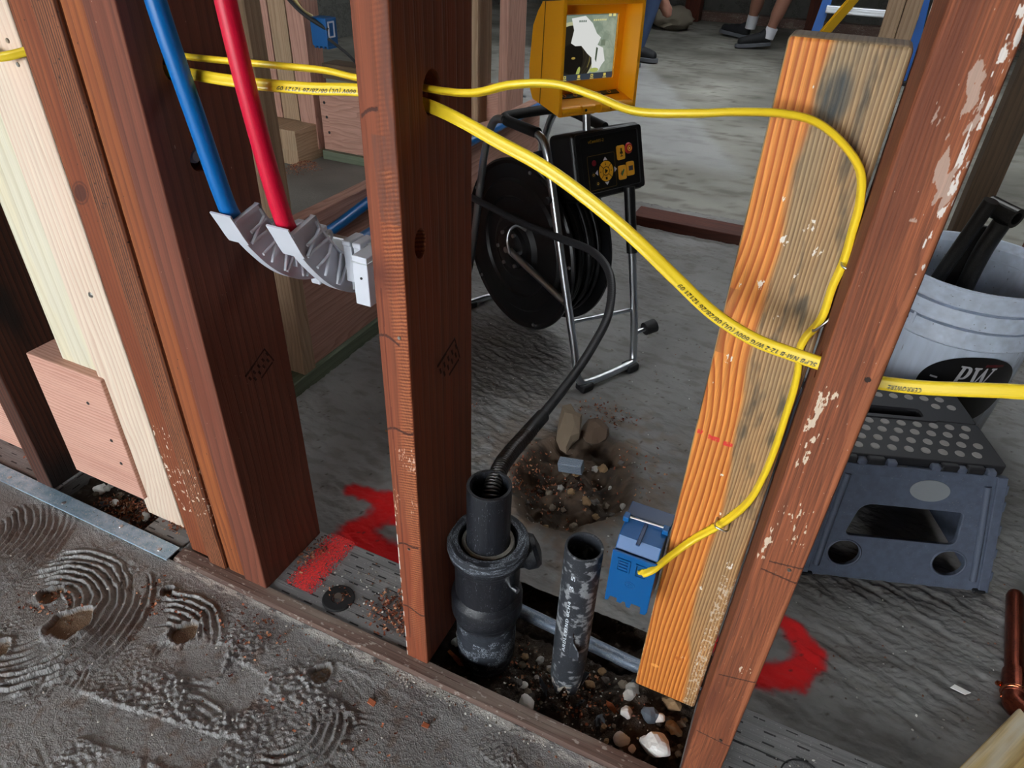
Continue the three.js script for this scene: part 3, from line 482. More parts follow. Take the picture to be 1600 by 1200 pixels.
// pale new lumber on the left
{
  stud('pale new stud with faint green streaks, standing on the pink board', -1.052, -0.9625, -0.592, -0.5565, M.pale, { y0: 0.302 });
  const [t] = stud('pale pinkish new stud with a knot and nail, against the brown stack', -0.9605, -0.8725, -0.586, -0.5485, M.palePink, { y0: 0 });
  nail(t, -0.905, 0.46, -0.5485, 0.0045);
  for (const [x, y] of [[-0.893, 0.79], [-0.889, 0.765]]) nail(t, x, y, -0.5485, 0.003);
}
{
  const t = thing('pink_board', 'wide pink new board standing low across the wall under the pale stud', 'board', [-1.035, 0.044, -0.541]);
  const g = boxGeo(-1.12, -0.946, 0.044, 0.302, -0.594, -0.541, 'x', 0.002); g.translate(1.035, -0.044, 0.541); part('timber', g, M.pink, t);
  for (const [x, y] of [[-1.0, 0.24], [-0.975, 0.17], [-0.972, 0.12]]) { const n = lathe([[0, 0.0008], [0.003, 0.0005], [0.0035, -0.001]], 8); n.rotateX(Math.PI / 2); n.translate(x + 1.035, y - 0.044, 0.0004); part('nail', n, M.rubber, t); }
}
stud('old brown stud with a sooty black side at the edge, behind the pink board', -1.205, -1.163, B, F, M.sooty);
{
  const t = thing('pink_board', 'cut-off pink board low behind the sooty stud at the edge of the view', 'board', [-1.4, 0, -0.56]);
  const g = boxGeo(-1.62, -1.21, 0, 0.26, -0.60, -0.56, 'x'); g.translate(1.4, 0, 0.56); part('timber', g, M.pink, t);
}
stud('pale stud beyond the sooty one, mostly out of view', -1.66, -1.575, -0.64, -0.605, M.pale);

// ---- room beyond: side wall running away from the open wall
{
  const p = thing('greenish_plate', 'greenish treated plate on the slab running away from the blackened plate', 'plate', [-1.04, SLAB, -1.8]);
  const g = boxGeo(-1.085, -0.994, SLAB - 0.004, 0, -2.44, -0.93, 'z'); g.translate(1.04, -SLAB, 1.8); part('timber', g, M.greenPlate, p);
  stud('pale stud on the greenish plate, just behind the red pipe', -1.083, -0.995, -1.075, -1.035, M.back, { y0: 0 });
  const q = thing('backing_board', 'reddish-brown wide board low between studs, the blue pipe clipped along its top', 'board', [-1.03, 0, -1.7]);
  const bg = boxGeo(-1.038, -1.003, 0.002, 0.362, -2.42, -1.078, 'z'); bg.translate(1.03, 0, 1.7); part('timber', bg, M.backPink, q);
  solo('blue_pipe', tube([[-0.99, 0.305, -1.085], [-0.99, 0.315, -1.2], [-0.988, 0.34, -1.4], [-0.988, 0.35, -1.8], [-0.99, 0.352, -2.4]], 0.0125, 80), M.pexBlue, 'dull blue water pipe lying along the reddish board behind the bracket', 'pipe');
}
// ---- far partition parallel to the open wall
{
  const plate = (x0, x1, z0, z1, label, m = M.greenPlate) => { const t = thing('floor_plate', label, 'plate', [(x0 + x1) / 2, SLAB, z1]); const g = boxGeo(x0, x1, SLAB - 0.004, -0.002, z0, z1, x1 - x0 > z1 - z0 ? 'x' : 'z'); g.translate(-(x0 + x1) / 2, -SLAB, -z1); part('timber', g, m, t); };
  plate(-2.085, -1.09, -2.64, -2.50, 'grey-green plate under the pink board of the far partition');
  plate(-0.62, 1.2, -2.56, -2.45, 'dark low plate crossing the slab behind the black reel', M.oldSide);
  const sp = (label, x0, x1, z0, z1, m = M.back, y0 = -0.002) => stud(label, x0, x1, z0, z1, m, { y0, name: 'partition_stud' });
  sp('pinkish far stud, left of the pair carrying the blue box', -2.345, -2.285, -2.60, -2.50, M.backPink, 0.11);
  sp('grey streaked wide far stud with a pale knot, middle of the far stack', -2.28, -2.19, -2.59, -2.50, M.back, 0.11);
  sp('narrow pinkish far stud beside the far pink board', -2.185, -2.10, -2.60, -2.50, M.backPink);
  { const t = thing('floor_block', 'short sawn block on the slab under the far stud stack, shavings heaped before it', 'block', [-2.24, SLAB, -2.4]); const g = boxGeo(-2.36, -2.105, SLAB, 0.108, -2.62, -2.36, 'z'); g.translate(2.24, -SLAB, 2.4); part('timber', g, M.back, t); }
  { const t = thing('far_board', 'pink wide board low in the far partition, behind the yellow cable', 'board', [-1.8, 0, -2.52]); const g = boxGeo(-2.085, -1.39, -0.002, 0.255, -2.60, -2.52, 'x'); g.translate(1.8, 0, 2.52); part('timber', g, M.backPink, t); for (const [x, y] of [[-2.06, 0.2], [-2.055, 0.14], [-2.05, 0.075]]) { const n = lathe([[0, 0.001], [0.006, 0.0006], [0.007, -0.001]], 8); n.rotateX(Math.PI / 2); n.translate(x + 1.8, y, 0.0004); part('nail', n, M.rubber, t); } }
  { const t = thing('far_board', 'grey weathered board across the far partition above the pink one', 'board', [-1.8, 0.29, -2.6]); const g = boxGeo(-2.085, -1.39, 0.29, 0.35, -2.66, -2.56, 'x'); g.translate(1.8, -0.29, 2.6); part('timber', g, M.post, t); }
  sp('slim far stud showing at the edge of the saw-marked stud', -1.385, -1.343, -2.70, -2.58, M.back);
  sp('far stud with a pale edge and wide reddish side, left of the yellow monitor', -1.262, -1.224, -2.76, -2.60, M.backPink);
  { const t = thing('far_board', 'pink offcut low between two far studs over the black reel', 'board', [-1.3, 0, -2.66]); const g = boxGeo(-1.343, -1.262, -0.002, 0.335, -2.70, -2.66, 'x'); g.translate(1.3, 0, 2.66); part('timber', g, M.pink, t); }
  { const t = thing('slant_block', 'short brown block leaning across the far studs just above the reel', 'block', [-1.28, 0.1, -2.46]); const g = lumber(0.21, 0.20, 0.04, 'x'); g.rotateZ(0.35); g.translate(0.0, 0.02, -0.06); part('timber', g, M.backPink, t); }
  sp('dark weathered post rising behind the white bucket', 0.40, 0.475, -2.56, -2.47, M.post);
  stud('reddish-brown post cut off by the frame, beyond the bucket rim', 0.555, 0.60, -2.30, -2.16, M.oldD, { y0: SLAB, name: 'partition_stud' });
  stud('grey pair stud with fan grain, first beside the blue ladder', 0.038, 0.108, -4.12, -4.0, M.back, { y0: SLAB, name: 'partition_stud' });
  stud('grey pair stud, plain, second beside the blue ladder', 0.111, 0.180, -4.12, -4.0, M.back, { y0: SLAB, name: 'partition_stud' });
  stud('dark stud against the back wall near the squatting worker', -1.86, -1.7, -8.5, -8.35, M.oldSide, { y0: SLAB, name: 'partition_stud' });
  stud('dark reddish stud against the back wall, left of the ladder', -0.62, -0.50, -8.5, -8.35, M.oldSide, { y0: SLAB, name: 'partition_stud' });
}
{ const g = boxGeo(-3.5, 3.5, SLAB, 0.05, -8.63, -8.5, 'x'); struct('baseboard_back', g, M.trim); }
// ---- water pipes bent through the wall on plastic supports
const outer = [[-0.533, 0.645], [-0.541, 0.628], [-0.551, 0.607], [-0.570, 0.580], [-0.587, 0.560], [-0.607, 0.542], [-0.631, 0.527], [-0.655, 0.518], [-0.674, 0.514]];   // z, y of the support's outer edge
const curve2 = (off, n = 28, t0 = 0, t1 = 1) => { const c = new THREE.CatmullRomCurve3(outer.map(([z, y]) => V(z, y, 0))); const r = []; for (let i = 0; i <= n; i++) { const t = t0 + (t1 - t0) * i / n, p = c.getPoint(t), d = c.getTangent(t); r.push([p.x - d.y * off, p.y + d.x * off]); } return r; };
// offset sign: + is towards the inside of the bend
const inside = (off, n, a, b) => curve2(-off, n, a, b);
const toYZ = (g, x) => { g.rotateY(-Math.PI / 2); g.translate(x, 0, 0); return g; };
function bendSupport(X, dy, label) {
  const t = thing('bend_support', label, 'pipe bracket', [X, 0.5 + dy, -0.6]); const put = (g) => { g.translate(-X, -0.5, 0.6); return g; };
  // web with its rim
  const o = inside(0.001, 28, 0.06, 1), i = inside(0.041, 28, 0.12, 1).reverse();
  part('web', put(toYZ(extrude(poly([...o, ...i]), 0.002), X + 0.0135)), M.bracket, t);
  const strip = (a, b, w, x0) => { const s = poly([...inside(-0.001, 28, a, b), ...inside(0.0012, 28, a, b).reverse()]); return toYZ(extrude(s, w), x0 + w); };
  part('outer_flange', put(strip(0.06, 1, 0.013, X + 0.001)), M.bracket, t);
  part('lip', put(strip(0.0, 0.26, 0.030, X - 0.013)), M.bracket, t);
  const rim = poly([...inside(0.039, 28, 0.12, 1), ...inside(0.0415, 28, 0.12, 1).reverse()]); part('inner_rim', put(toYZ(extrude(rim, 0.007), X + 0.0175)), M.bracket, t);
  const cap = poly([inside(0.001, 1, 0.06, 0.06)[0], inside(0.041, 1, 0.12, 0.12)[0], inside(0.041, 1, 0.15, 0.15)[0], inside(0.001, 1, 0.09, 0.09)[0]]); part('top_rim', put(toYZ(extrude(cap, 0.006), X + 0.0175)), M.bracket, t);
  const A = (o2, k) => { const p = inside(Math.min(o2, 0.0385), 1, k, k)[0]; return [X + 0.0165, p[1], p[0]]; };
  const zig = [[0.045, 0.22, 0.004, 0.27], [0.045, 0.33, 0.004, 0.27], [0.045, 0.37, 0.004, 0.45], [0.03, 0.4, 0.004, 0.36], [0.045, 0.5, 0.004, 0.58], [0.045, 0.62, 0.004, 0.6], [0.045, 0.66, 0.004, 0.75], [0.045, 0.8, 0.004, 0.79], [0.045, 0.86, 0.004, 0.92], [0.046, 0.26, 0.012, 0.22]];
  for (const [o1, k1, o2, k2] of zig) part('rib', put(bar(A(o1, k1), A(o2, k2), 0.0019, 8)), M.bracket, t);
  for (const [k, r] of [[0.34, 0.0055], [0.84, 0.006]]) { const g = new THREE.TorusGeometry(r, 0.0018, 8, 20); g.rotateY(Math.PI / 2); const p = inside(0.0445, 1, k, k)[0]; g.translate(X + 0.014, p[1], p[0]); part('eyelet', put(g), M.bracket, t); }
  const foot = new RoundedBoxGeometry(0.016, 0.016, 0.02, 2, 0.003); foot.translate(X + 0.012, 0.514, -0.668); part('foot', put(foot), M.bracket, t);
  return t;
}
bendSupport(-0.6, 0, 'silvery ribbed bend support gripping the blue pipe');
bendSupport(-0.52, 0.001, 'silvery ribbed bend support gripping the red pipe');
{
  const p = (X) => inside(0.013, 14, 0.06, 1).map(([z, y]) => [X, y, z]);
  solo('blue_pipe', tube([[-0.655, 1.6, -0.515], [-0.64, 1.1, -0.525], [-0.624, 0.855, -0.534], [-0.612, 0.75, -0.540], ...p(-0.6), [-0.6, 0.523, -0.72], [-0.6, 0.522, -0.9]], 0.0102, 160, 20), M.pexBlue, 'bright blue water pipe coming down into a ribbed bend support', 'pipe');
  solo('red_pipe', tube([[-0.545, 1.6, -0.515], [-0.54, 1.1, -0.525], [-0.535, 0.859, -0.534], [-0.528, 0.75, -0.538], ...p(-0.52), [-0.52, 0.523, -0.72], [-0.52, 0.522, -0.9]], 0.0102, 160, 20), M.pexRed, 'bright red water pipe coming down into a ribbed bend support', 'pipe');
}
{ // mounting bar with clips
  const t = thing('mounting_bar', 'shiny flat metal bar with pale clips spanning to the saw-marked stud', 'bracket', [-0.515, 0.577, -0.63]);
  const g = new RoundedBoxGeometry(0.268, 0.042, 0.0022, 1, 0.0008); part('bar', g, M.steel, t);
  const lp = new RoundedBoxGeometry(0.268, 0.003, 0.008, 1, 0.001); lp.translate(0, 0.0205, -0.004); part('upper_lip', lp, M.steel, t); const l2 = lp.clone(); l2.translate(0, -0.041, 0); part('lower_lip', l2, M.steel, t);
  for (const x of [-0.585, -0.552, -0.497, -0.482]) {
    const c = thingClip(x, 0.012, 0.05, 0.03); part('clip', c, M.bracket, t);
  }
  function thingClip(x, w, h, d) { const gs = []; const f = new RoundedBoxGeometry(w, h, 0.005, 2, 0.0015); f.translate(x + 0.515, -0.003, 0.008); const top = new RoundedBoxGeometry(w, 0.007, d, 2, 0.002); top.translate(x + 0.515, h / 2 - 0.002, -0.002); const hook = new RoundedBoxGeometry(w, 0.014, 0.006, 2, 0.0015); hook.translate(x + 0.515, h / 2 - 0.008, -0.014); gs.push(f, top, hook); return mergeGeometries(gs); }
  // end clamp, block with a screw hole
  let b = new RoundedBoxGeometry(0.0205, 0.062, 0.034, 2, 0.0012); b.clearGroups(); b.translate(-0.4545 + 0.515, -0.0025, 0.028);
  part('end_clamp', b, M.bracket, t, 'pale square end clamp');
  const sl = new RoundedBoxGeometry(0.0215, 0.0015, 0.036, 1, 0.0005); sl.translate(-0.4545 + 0.515, 0.021, 0.028); part('clamp_cap', sl, M.steel, t);
  const sc = new THREE.CylinderGeometry(0.0016, 0.0016, 0.002, 10); sc.rotateX(Math.PI / 2); sc.translate(-0.4535 + 0.515, 0.002, 0.0448); part('screw_hole', sc, M.rubber, t);
  for (const y of [-0.02, 0.004, 0.018]) part('rail', (() => { const r = new RoundedBoxGeometry(0.066, 0.002, 0.003, 1, 0.0008); r.translate(-0.415 + 0.515, y, 0.012); return r; })(), M.steel, t);
}
// ---- yellow sheathed cables
const flatProfile = (() => { const w = 0.0058, h = 0.0030, r = []; for (let i = 0; i < 28; i++) { const a = i / 28 * 2 * Math.PI, x = Math.cos(a), y = Math.sin(a); const gx = Math.sign(x) * Math.pow(Math.abs(x), 0.75) * w; let gy = Math.sign(y) * Math.pow(Math.abs(y), 0.6) * h; gy *= 1 - 0.16 * Math.exp(-Math.pow(gx / 0.0011, 2)); r.push([gx, gy]); } return r; })();
function cableText(len, texts) {      // print along the sheath; u in metres from the cable's start, upside down as in the place
  const W = 2048, Hh = 256;
  const t = canvasTex(W, Hh, (c) => {
    c.fillStyle = '#f2cf28'; c.fillRect(0, 0, W, Hh); for (let i = 0; i < 900; i++) { c.fillStyle = `rgba(${rnd() < 0.5 ? '150,110,20' : '255,240,150'},0.10)`; c.fillRect(W * rnd(), Hh * rnd(), 20 + 60 * rnd(), 1 + 2 * rnd()); }
    for (const [s, at, v, px, w] of texts) { c.save(); c.translate(at / len * W, v * Hh); c.rotate(Math.PI); c.fillStyle = '#1d1c14'; c.font = `bold italic ${px}px sans-serif`; c.textBaseline = 'middle'; c.scale(w / len * W / c.measureText(s).width, -1); c.fillText(s, 0, 0); c.restore(); }
  });
  t.wrapS = t.wrapT = THREE.RepeatWrapping; t.repeat.set(1 / len, 1); return new THREE.MeshPhysicalMaterial({ map: t, roughness: 0.36, clearcoat: 0.25, clearcoatRoughness: 0.3 });
}
const flatPts = [[-0.72, 0.78, -0.562], [-0.66, 0.781, -0.561], [-0.626, 0.782, -0.560], [-0.574, 0.782, -0.560], [-0.529, 0.782, -0.565], [-0.477, 0.784, -0.570], [-0.427, 0.788, -0.574], [-0.381, 0.787, -0.574], [-0.346, 0.784, -0.572], [-0.311, 0.778, -0.565], [-0.268, 0.767, -0.557], [-0.222, 0.755, -0.550], [-0.177, 0.736, -0.545], [-0.134, 0.712, -0.543], [-0.091, 0.682, -0.544], [-0.055, 0.658, -0.545], [-0.019, 0.644, -0.545], [0.009, 0.639, -0.546], [0.038, 0.636, -0.546], [0.06, 0.633, -0.546], [0.0785, 0.632, -0.546], [0.11, 0.636, -0.547], [0.177, 0.652, -0.55], [0.30, 0.672, -0.56], [0.50, 0.70, -0.56]];
const upTilt = V(-0.12, 0.92, -0.36);
{
  const c = new THREE.CatmullRomCurve3(VS(flatPts), false, 'centripetal'), L = c.getLength();
  const at = (x) => { let best = 0, d = 9; for (let i = 0; i <= 800; i++) { const q = c.getPointAt(i / 800); if (Math.abs(q.x - x) < d) { d = Math.abs(q.x - x); best = i / 800; } } return best * L; };
  const sv = 0.70;
  const m = cableText(L, [['12-2 W/G 600V (UL) 08/28/26 12121 09', at(-0.395), sv, 34, at(-0.395) - at(-0.517)], ['SLPB NM-B 12-2 W/G 600V (UL) 08/28/26 12121 09', at(0.034), sv, 34, at(0.034) - at(-0.088)], ['CERROWIRE', at(0.112), sv, 34, 0.024]]);
  solo('yellow_cable', sweep(flatPts, flatProfile, upTilt, 420), m, 'flat printed yellow cable threaded through all three brown studs', 'cable');
}
const loopPts = [[-0.72, 0.796, -0.566], [-0.66, 0.797, -0.567], [-0.626, 0.797, -0.568], [-0.574, 0.798, -0.572], [-0.516, 0.799, -0.578], [-0.466, 0.800, -0.580], [-0.43, 0.798, -0.579], [-0.385, 0.801, -0.577], [-0.348, 0.799, -0.573], [-0.298, 0.803, -0.565], [-0.259, 0.815, -0.560], [-0.219, 0.820, -0.560], [-0.185, 0.815, -0.560], [-0.154, 0.807, -0.565], [-0.109, 0.810, -0.570], [-0.077, 0.814, -0.577], [-0.043, 0.815, -0.588], [-0.019, 0.810, -0.598], [0.003, 0.796, -0.606], [0.022, 0.776, -0.611], [0.0295, 0.750, -0.615], [0.031, 0.726, -0.616], [0.032, 0.698, -0.616], [0.030, 0.673, -0.616], [0.030, 0.646, -0.616], [0.027, 0.633, -0.616], [0.022, 0.621, -0.616], [0.020, 0.608, -0.616], [0.024, 0.586, -0.616], [0.026, 0.564, -0.616], [0.0265, 0.526, -0.616], [0.0265, 0.484, -0.616], [0.0245, 0.451, -0.616], [0.018, 0.410, -0.616], [-0.001, 0.368, -0.616], [-0.030, 0.325, -0.613], [-0.048, 0.304, -0.598], [-0.063, 0.290, -0.580], [-0.0735, 0.279, -0.580], [-0.0765, 0.272, -0.594]];
{
  const c = new THREE.CatmullRomCurve3(VS(loopPts), false, 'centripetal'), L = c.getLength();
  const prof = flatProfile.map(([a, b]) => [a * 0.86, b * 1.02]);
  const wide = (t, P) => (P.x > 0 || P.y < 0.6 ? V(0.25, 0.15, 0.9) : P.x > -0.1 ? V(0, 0.3, 0.9) : V(0, 0.4, 0.92)).lerp(V(0.9, 0.6, 0.25), P.y < 0.42 ? sstep(0.42, 0.36, P.y) * 0.75 : 0);
  const m = cableText(L, [['12-2 W/G 600V (UL)', L * 0.917, 0.62, 30, 0.07], ['CERROWIRE SLPB NM-B', L * 0.985, 0.62, 30, 0.075]]);
  solo('yellow_cable', sweep(loopPts, prof, wide, 420), m, 'narrow-looking yellow cable looping over the orange board down into the blue outlet box', 'cable');
  solo('yellow_cable', sweep([[-1.15, 0.80, -0.575], [-1.0, 0.79, -0.57], [-0.93, 0.783, -0.532], [-0.895, 0.775, -0.528], [-0.84, 0.79, -0.575], [-0.82, 0.792, -0.58]], prof, V(0, 1, 0.2), 60), M.pexYellow ?? (M.pexYellow = mat(rgb(232, 200, 40), 0.4)), 'short bend of yellow cable at the top edge, in front of the pale stud', 'cable');
}
// ---- blue single-gang outlet box on the orange board
{
  const t = thing('outlet_box', 'bright blue plastic outlet box nailed to the side of the orange board', 'electrical box', [-0.086, 0.205, -0.612]);
  const w = 0.055, zf = 0.027, zb = -0.022;
  // body profile in z-y with chamfered upper front
  const s = poly([[zf, 0.016], [zf, 0.082], [zf - 0.014, 0.104], [zb, 0.107], [zb, 0.004], [zb + 0.004, 0.002]]);
  let g = extrude(s, w - 0.004, 0.0015, 2); g.rotateY(-Math.PI / 2); g.translate(w / 2 - 0.002, 0, 0);
  part('body', g, M.blueBox, t);
  const fr = new THREE.Shape(); const pts = [[-w / 2, 0.092], [-w / 2, 0], [-0.024, 0], [-0.022, 0.010], [-0.012, 0.010], [-0.012, 0.003], [-0.007, 0.003], [-0.005, 0.008], [-0.001, 0.008], [0.001, 0.0], [0.005, 0], [0.006, 0.010], [0.019, 0.010], [0.020, -0.002], [0.0255, -0.002], [w / 2, 0.004], [w / 2, 0.092]]; pts.forEach((p, i) => (i ? fr.lineTo(...p) : fr.moveTo(...p))); fr.closePath();
  const hole = new THREE.Path(); [[0.004, 0.064], [0.0175, 0.064], [0.0175, 0.082], [0.004, 0.082]].forEach((p, i) => (i ? hole.lineTo(...p) : hole.moveTo(...p))); hole.closePath(); fr.holes.push(hole);
  const fg = extrude(fr, 0.002, 0.0006, 1); fg.translate(0, 0, zf); part('back_panel', fg, M.blueBox, t);
  const fl = new RoundedBoxGeometry(0.057, 0.0025, 0.026, 2, 0.001); fl.translate(0, 0.109, zb - 0.01); part('rear_flange', fl, M.blueBoxDark, t);
  const rb = new RoundedBoxGeometry(0.005, 0.003, 0.05, 1, 0.001); rb.translate(-0.001, 0.1072, -0.002); part('top_rib', rb, M.blueBoxDark, t);
  for (const x of [-0.026, 0.024]) { const e = new RoundedBoxGeometry(0.008, 0.008, 0.011, 2, 0.0015); e.translate(x, 0.110, zb + 0.008); part('nail_holder', e, M.blueBox, t); }
  for (const x of [-0.014, 0.012]) { const e = new RoundedBoxGeometry(0.006, 0.003, 0.005, 1, 0.001); e.translate(x, 0.1085, zb + 0.003); part('tab', e, M.blueBox, t); }
  part('nail', bar([-0.024, 0.1115, zb + 0.008], [0.026, 0.1115, zb + 0.006], 0.0014, 8), M.nail, t);
  for (const [x, open] of [[-0.012, false], [0.0107, true]]) {
    const f = roundRect(-0.0085, -0.011, 0.0085, 0.011, 0.001); f.holes.push(roundRect(-0.0065, -0.009, 0.0065, 0.009, 0.001, THREE.Path));
    const e = extrude(f, 0.003); e.translate(x, 0.073, zf + 0.0015); part('clamp_frame', e, M.blueBox, t);
    if (!open) for (const y of [-0.005, 0, 0.005]) { const k = new RoundedBoxGeometry(0.011, 0.0022, 0.003, 1, 0.0006); k.translate(x, 0.073 + y, zf + 0.003); part('clamp_finger', k, M.blueBox, t); }
    else { const k = new RoundedBoxGeometry(0.012, 0.016, 0.001, 1, 0.0004); k.translate(x, 0.073, zf + 0.0006); part('clamp_opening', k, M.rubber, t, 'dark open clamp slot'); }
  }
  const lg = new THREE.TorusGeometry(0.0052, 0.0006, 6, 24); lg.scale(1.2, 1, 1); lg.translate(0, 0.042, zf + 0.0026); part('moulded_ring', lg, M.blueBox, t);
  const l2 = new THREE.TorusGeometry(0.0024, 0.0006, 6, 16, 4); l2.translate(0, 0.042, zf + 0.0026); part('moulded_letter', l2, M.blueBox, t);
}
// ---- drain stack with a short pipe, cable going in
{
  const t = thing('drain_fitting', 'black drain fitting with a dusty hub and a short pipe the spring enters', 'pipe fitting', [-0.2915, -0.06, -0.60]);
  const y = (v) => v + 0.06;
  part('body', lathe([[0.0395, y(0.20)], [0.041, y(0.211)], [0.0435, y(0.2135)], [0.0535, y(0.2135)], [0.0565, y(0.2105)], [0.057, y(0.20)], [0.0555, y(0.19)], [0.0520, y(0.184)], [0.0490, y(0.178)], [0.0476, y(0.172)], [0.0468, y(0.09)]], 56), M.abs, t);
  part('rim', lathe([[0.0405, y(0.205)], [0.0425, y(0.2145)], [0.0535, y(0.2148)], [0.0572, y(0.2115)], [0.0578, y(0.2015)], [0.0556, y(0.1945)]], 56), M.absDusty, t, 'dusty hub rim');
  part('lower_collar', lathe([[0.0465, y(0.112)], [0.0525, y(0.102)], [0.0532, y(0.099)], [0.0532, y(0.070)], [0.0515, y(0.065)], [0.0488, y(0.063)], [0.0488, y(0.054)], [0.046, y(0.052)]], 56), M.abs, t);
  part('lower_pipe', lathe([[0.046, y(0.056)], [0.0458, y(-0.02)], [0.0425, y(-0.055)], [0.03, y(-0.06)]], 48), M.absDusty, t, 'chalky lower pipe');
  part('bushing', lathe([[0.0300, y(0.206)], [0.0315, y(0.211)], [0.0365, y(0.2095)], [0.0378, y(0.204)], [0.0378, y(0.18)]], 48), new THREE.MeshStandardMaterial({ map: speckTex([122, 118, 110], [190, 186, 176], 0.7, 201, 3), roughness: 0.85 }), t, 'pale dusty bushing');
  part('short_pipe', lathe([[0.0302, y(0.18)], [0.0302, y(0.3115)], [0.0297, y(0.3135)], [0.0262, y(0.3135)], [0.0256, y(0.3115)], [0.0256, y(0.16)], [0.0, y(0.16)]], 56), M.abs, t);
  const br = lathe([[0.017, 0], [0.020, 0.02], [0.025, 0.026], [0.026, 0.04], [0.022, 0.046], [0.006, 0.05], [0, 0.05]], 32); br.applyQuaternion(new THREE.Quaternion().setFromUnitVectors(V(0, 1, 0), V(0.80, 0.28, -0.55).normalize())); br.translate(0.022, y(0.165), -0.018); part('side_branch', br, M.abs, t);
  part('test_plug', bar([0.042, y(0.148), 0.012], [0.056, y(0.150), 0.017], 0.004, 12), M.steel, t, 'small bright stub');
}
{
  const t = thing('drain_pipe', 'cut black drain pipe standing alone with dusty white lettering and a torn foot', 'pipe', [-0.152, -0.06, -0.592]);
  const h = 0.335, R = 0.0248, prof = [];
  let g = lathe([[0.0212, 0.02], [0.0212, h - 0.001], [0.0222, h], [0.0242, h], [R, h - 0.0015], [R, 0.26], [R + 0.0004, 0.15], [R, 0.08], [R - 0.001, 0.04], [R - 0.004, 0.0]], 64);
  const p = g.attributes.position; for (let i = 0; i < p.count; i++) { const yy = p.getY(i); if (yy < 0.07) { const a = Math.atan2(p.getZ(i), p.getX(i)); p.setY(i, yy + (0.07 - yy) * (0.4 + 0.6 * vn(a * 2.2 + 9, 1, 210))); p.setX(i, p.getX(i) * (1 + 0.12 * (vn(a * 3 + 5, yy * 60, 211) - 0.5))); p.setZ(i, p.getZ(i) * (1 + 0.12 * (vn(a * 3 + 1, yy * 60, 212) - 0.5))); } }
  g.computeVertexNormals();
  const dust = canvasTex(1024, 1024, (c) => {
    c.fillStyle = '#2c2f35'; c.fillRect(0, 0, 1024, 1024); const im = c.getImageData(0, 0, 1024, 1024), d = im.data;
    for (let j = 0; j < 1024; j++) for (let i = 0; i < 1024; i++) { const k = (j * 1024 + i) * 4, u = i / 1024, v = j / 1024; const n = fbm(u * 16, v * 44, 213, 6), band = sstep(0.25, 0.5, v) * (1 - sstep(0.5, 0.54, v)) * 0.14 + sstep(0.02, 0.2, v) * (1 - sstep(0.2, 0.4, v)) * 0.1 + (v > 0.78 ? 0.1 : 0); const f = sstep(0.58 - band, 0.74 - band, n) * 0.7 + (vn(u * 190, v * 190, 214) > 0.88 ? 0.25 : 0); d[k] = lerp(d[k], 176, f); d[k + 1] = lerp(d[k + 1], 178, f); d[k + 2] = lerp(d[k + 2], 180, f); if (v > 0.82 && n > 0.55) { d[k] = 176; d[k + 1] = 166; d[k + 2] = 152; } }
    c.putImageData(im, 0, 0);
    c.fillStyle = 'rgba(222,230,236,0.9)'; c.translate(1024 * 0.03, 1024 * 0.57); c.rotate(-Math.PI / 2); c.font = 'bold 40px sans-serif'; c.fillText('ARDLEYIND 6CH4', 0, 0); c.font = 'bold 52px sans-serif'; c.fillText('3', 395, 8); c.fillText('5', 455, 12);
  });
  const u = g.attributes.uv; for (let i = 0; i < u.count; i++) u.setXY(i, u.getX(i), clamp(p.getY(i) / h)); 
  dust.wrapS = THREE.RepeatWrapping; dust.offset.set(0.04, 0);
  part('pipe', g, new THREE.MeshStandardMaterial({ map: dust, roughness: 0.55 }), t);
  for (let k = 0; k < 5; k++) { const a = 0.6 + k * 1.2, s = poly([[0, 0], [0.013, 0.002], [0.010, 0.03], [0.004, 0.036]]); const q = extrude(s, 0.0018, 0.0005, 1); q.rotateX(0.35 + 0.3 * rnd()); q.rotateY(Math.PI / 2 - a); q.translate(R * 0.98 * Math.cos(a), -0.004 + 0.02 * rnd(), R * 0.98 * Math.sin(a)); part('torn_flap', q, k % 2 ? M.abs : M.absDusty, t); }
  const tear = poly([[0, 0], [0.016, 0.004], [0.014, 0.02], [0.005, 0.03], [0.002, 0.05]]); const tg = extrude(tear, 0.0015, 0.0005, 1); tg.rotateY(-0.3); tg.translate(0.006, 0.14, R - 0.001); part('torn_flap', tg, M.absDusty, t);
}
solo('conduit', tube([[-0.36, -0.048, -0.70], [-0.24, -0.049, -0.693], [-0.15, -0.05, -0.689], [-0.079, -0.052, -0.686], [0.06, -0.054, -0.682]], 0.0115, 60, 18), M.conduit, 'grey dusty conduit lying in the dirt trench behind the drain pipes', 'conduit');
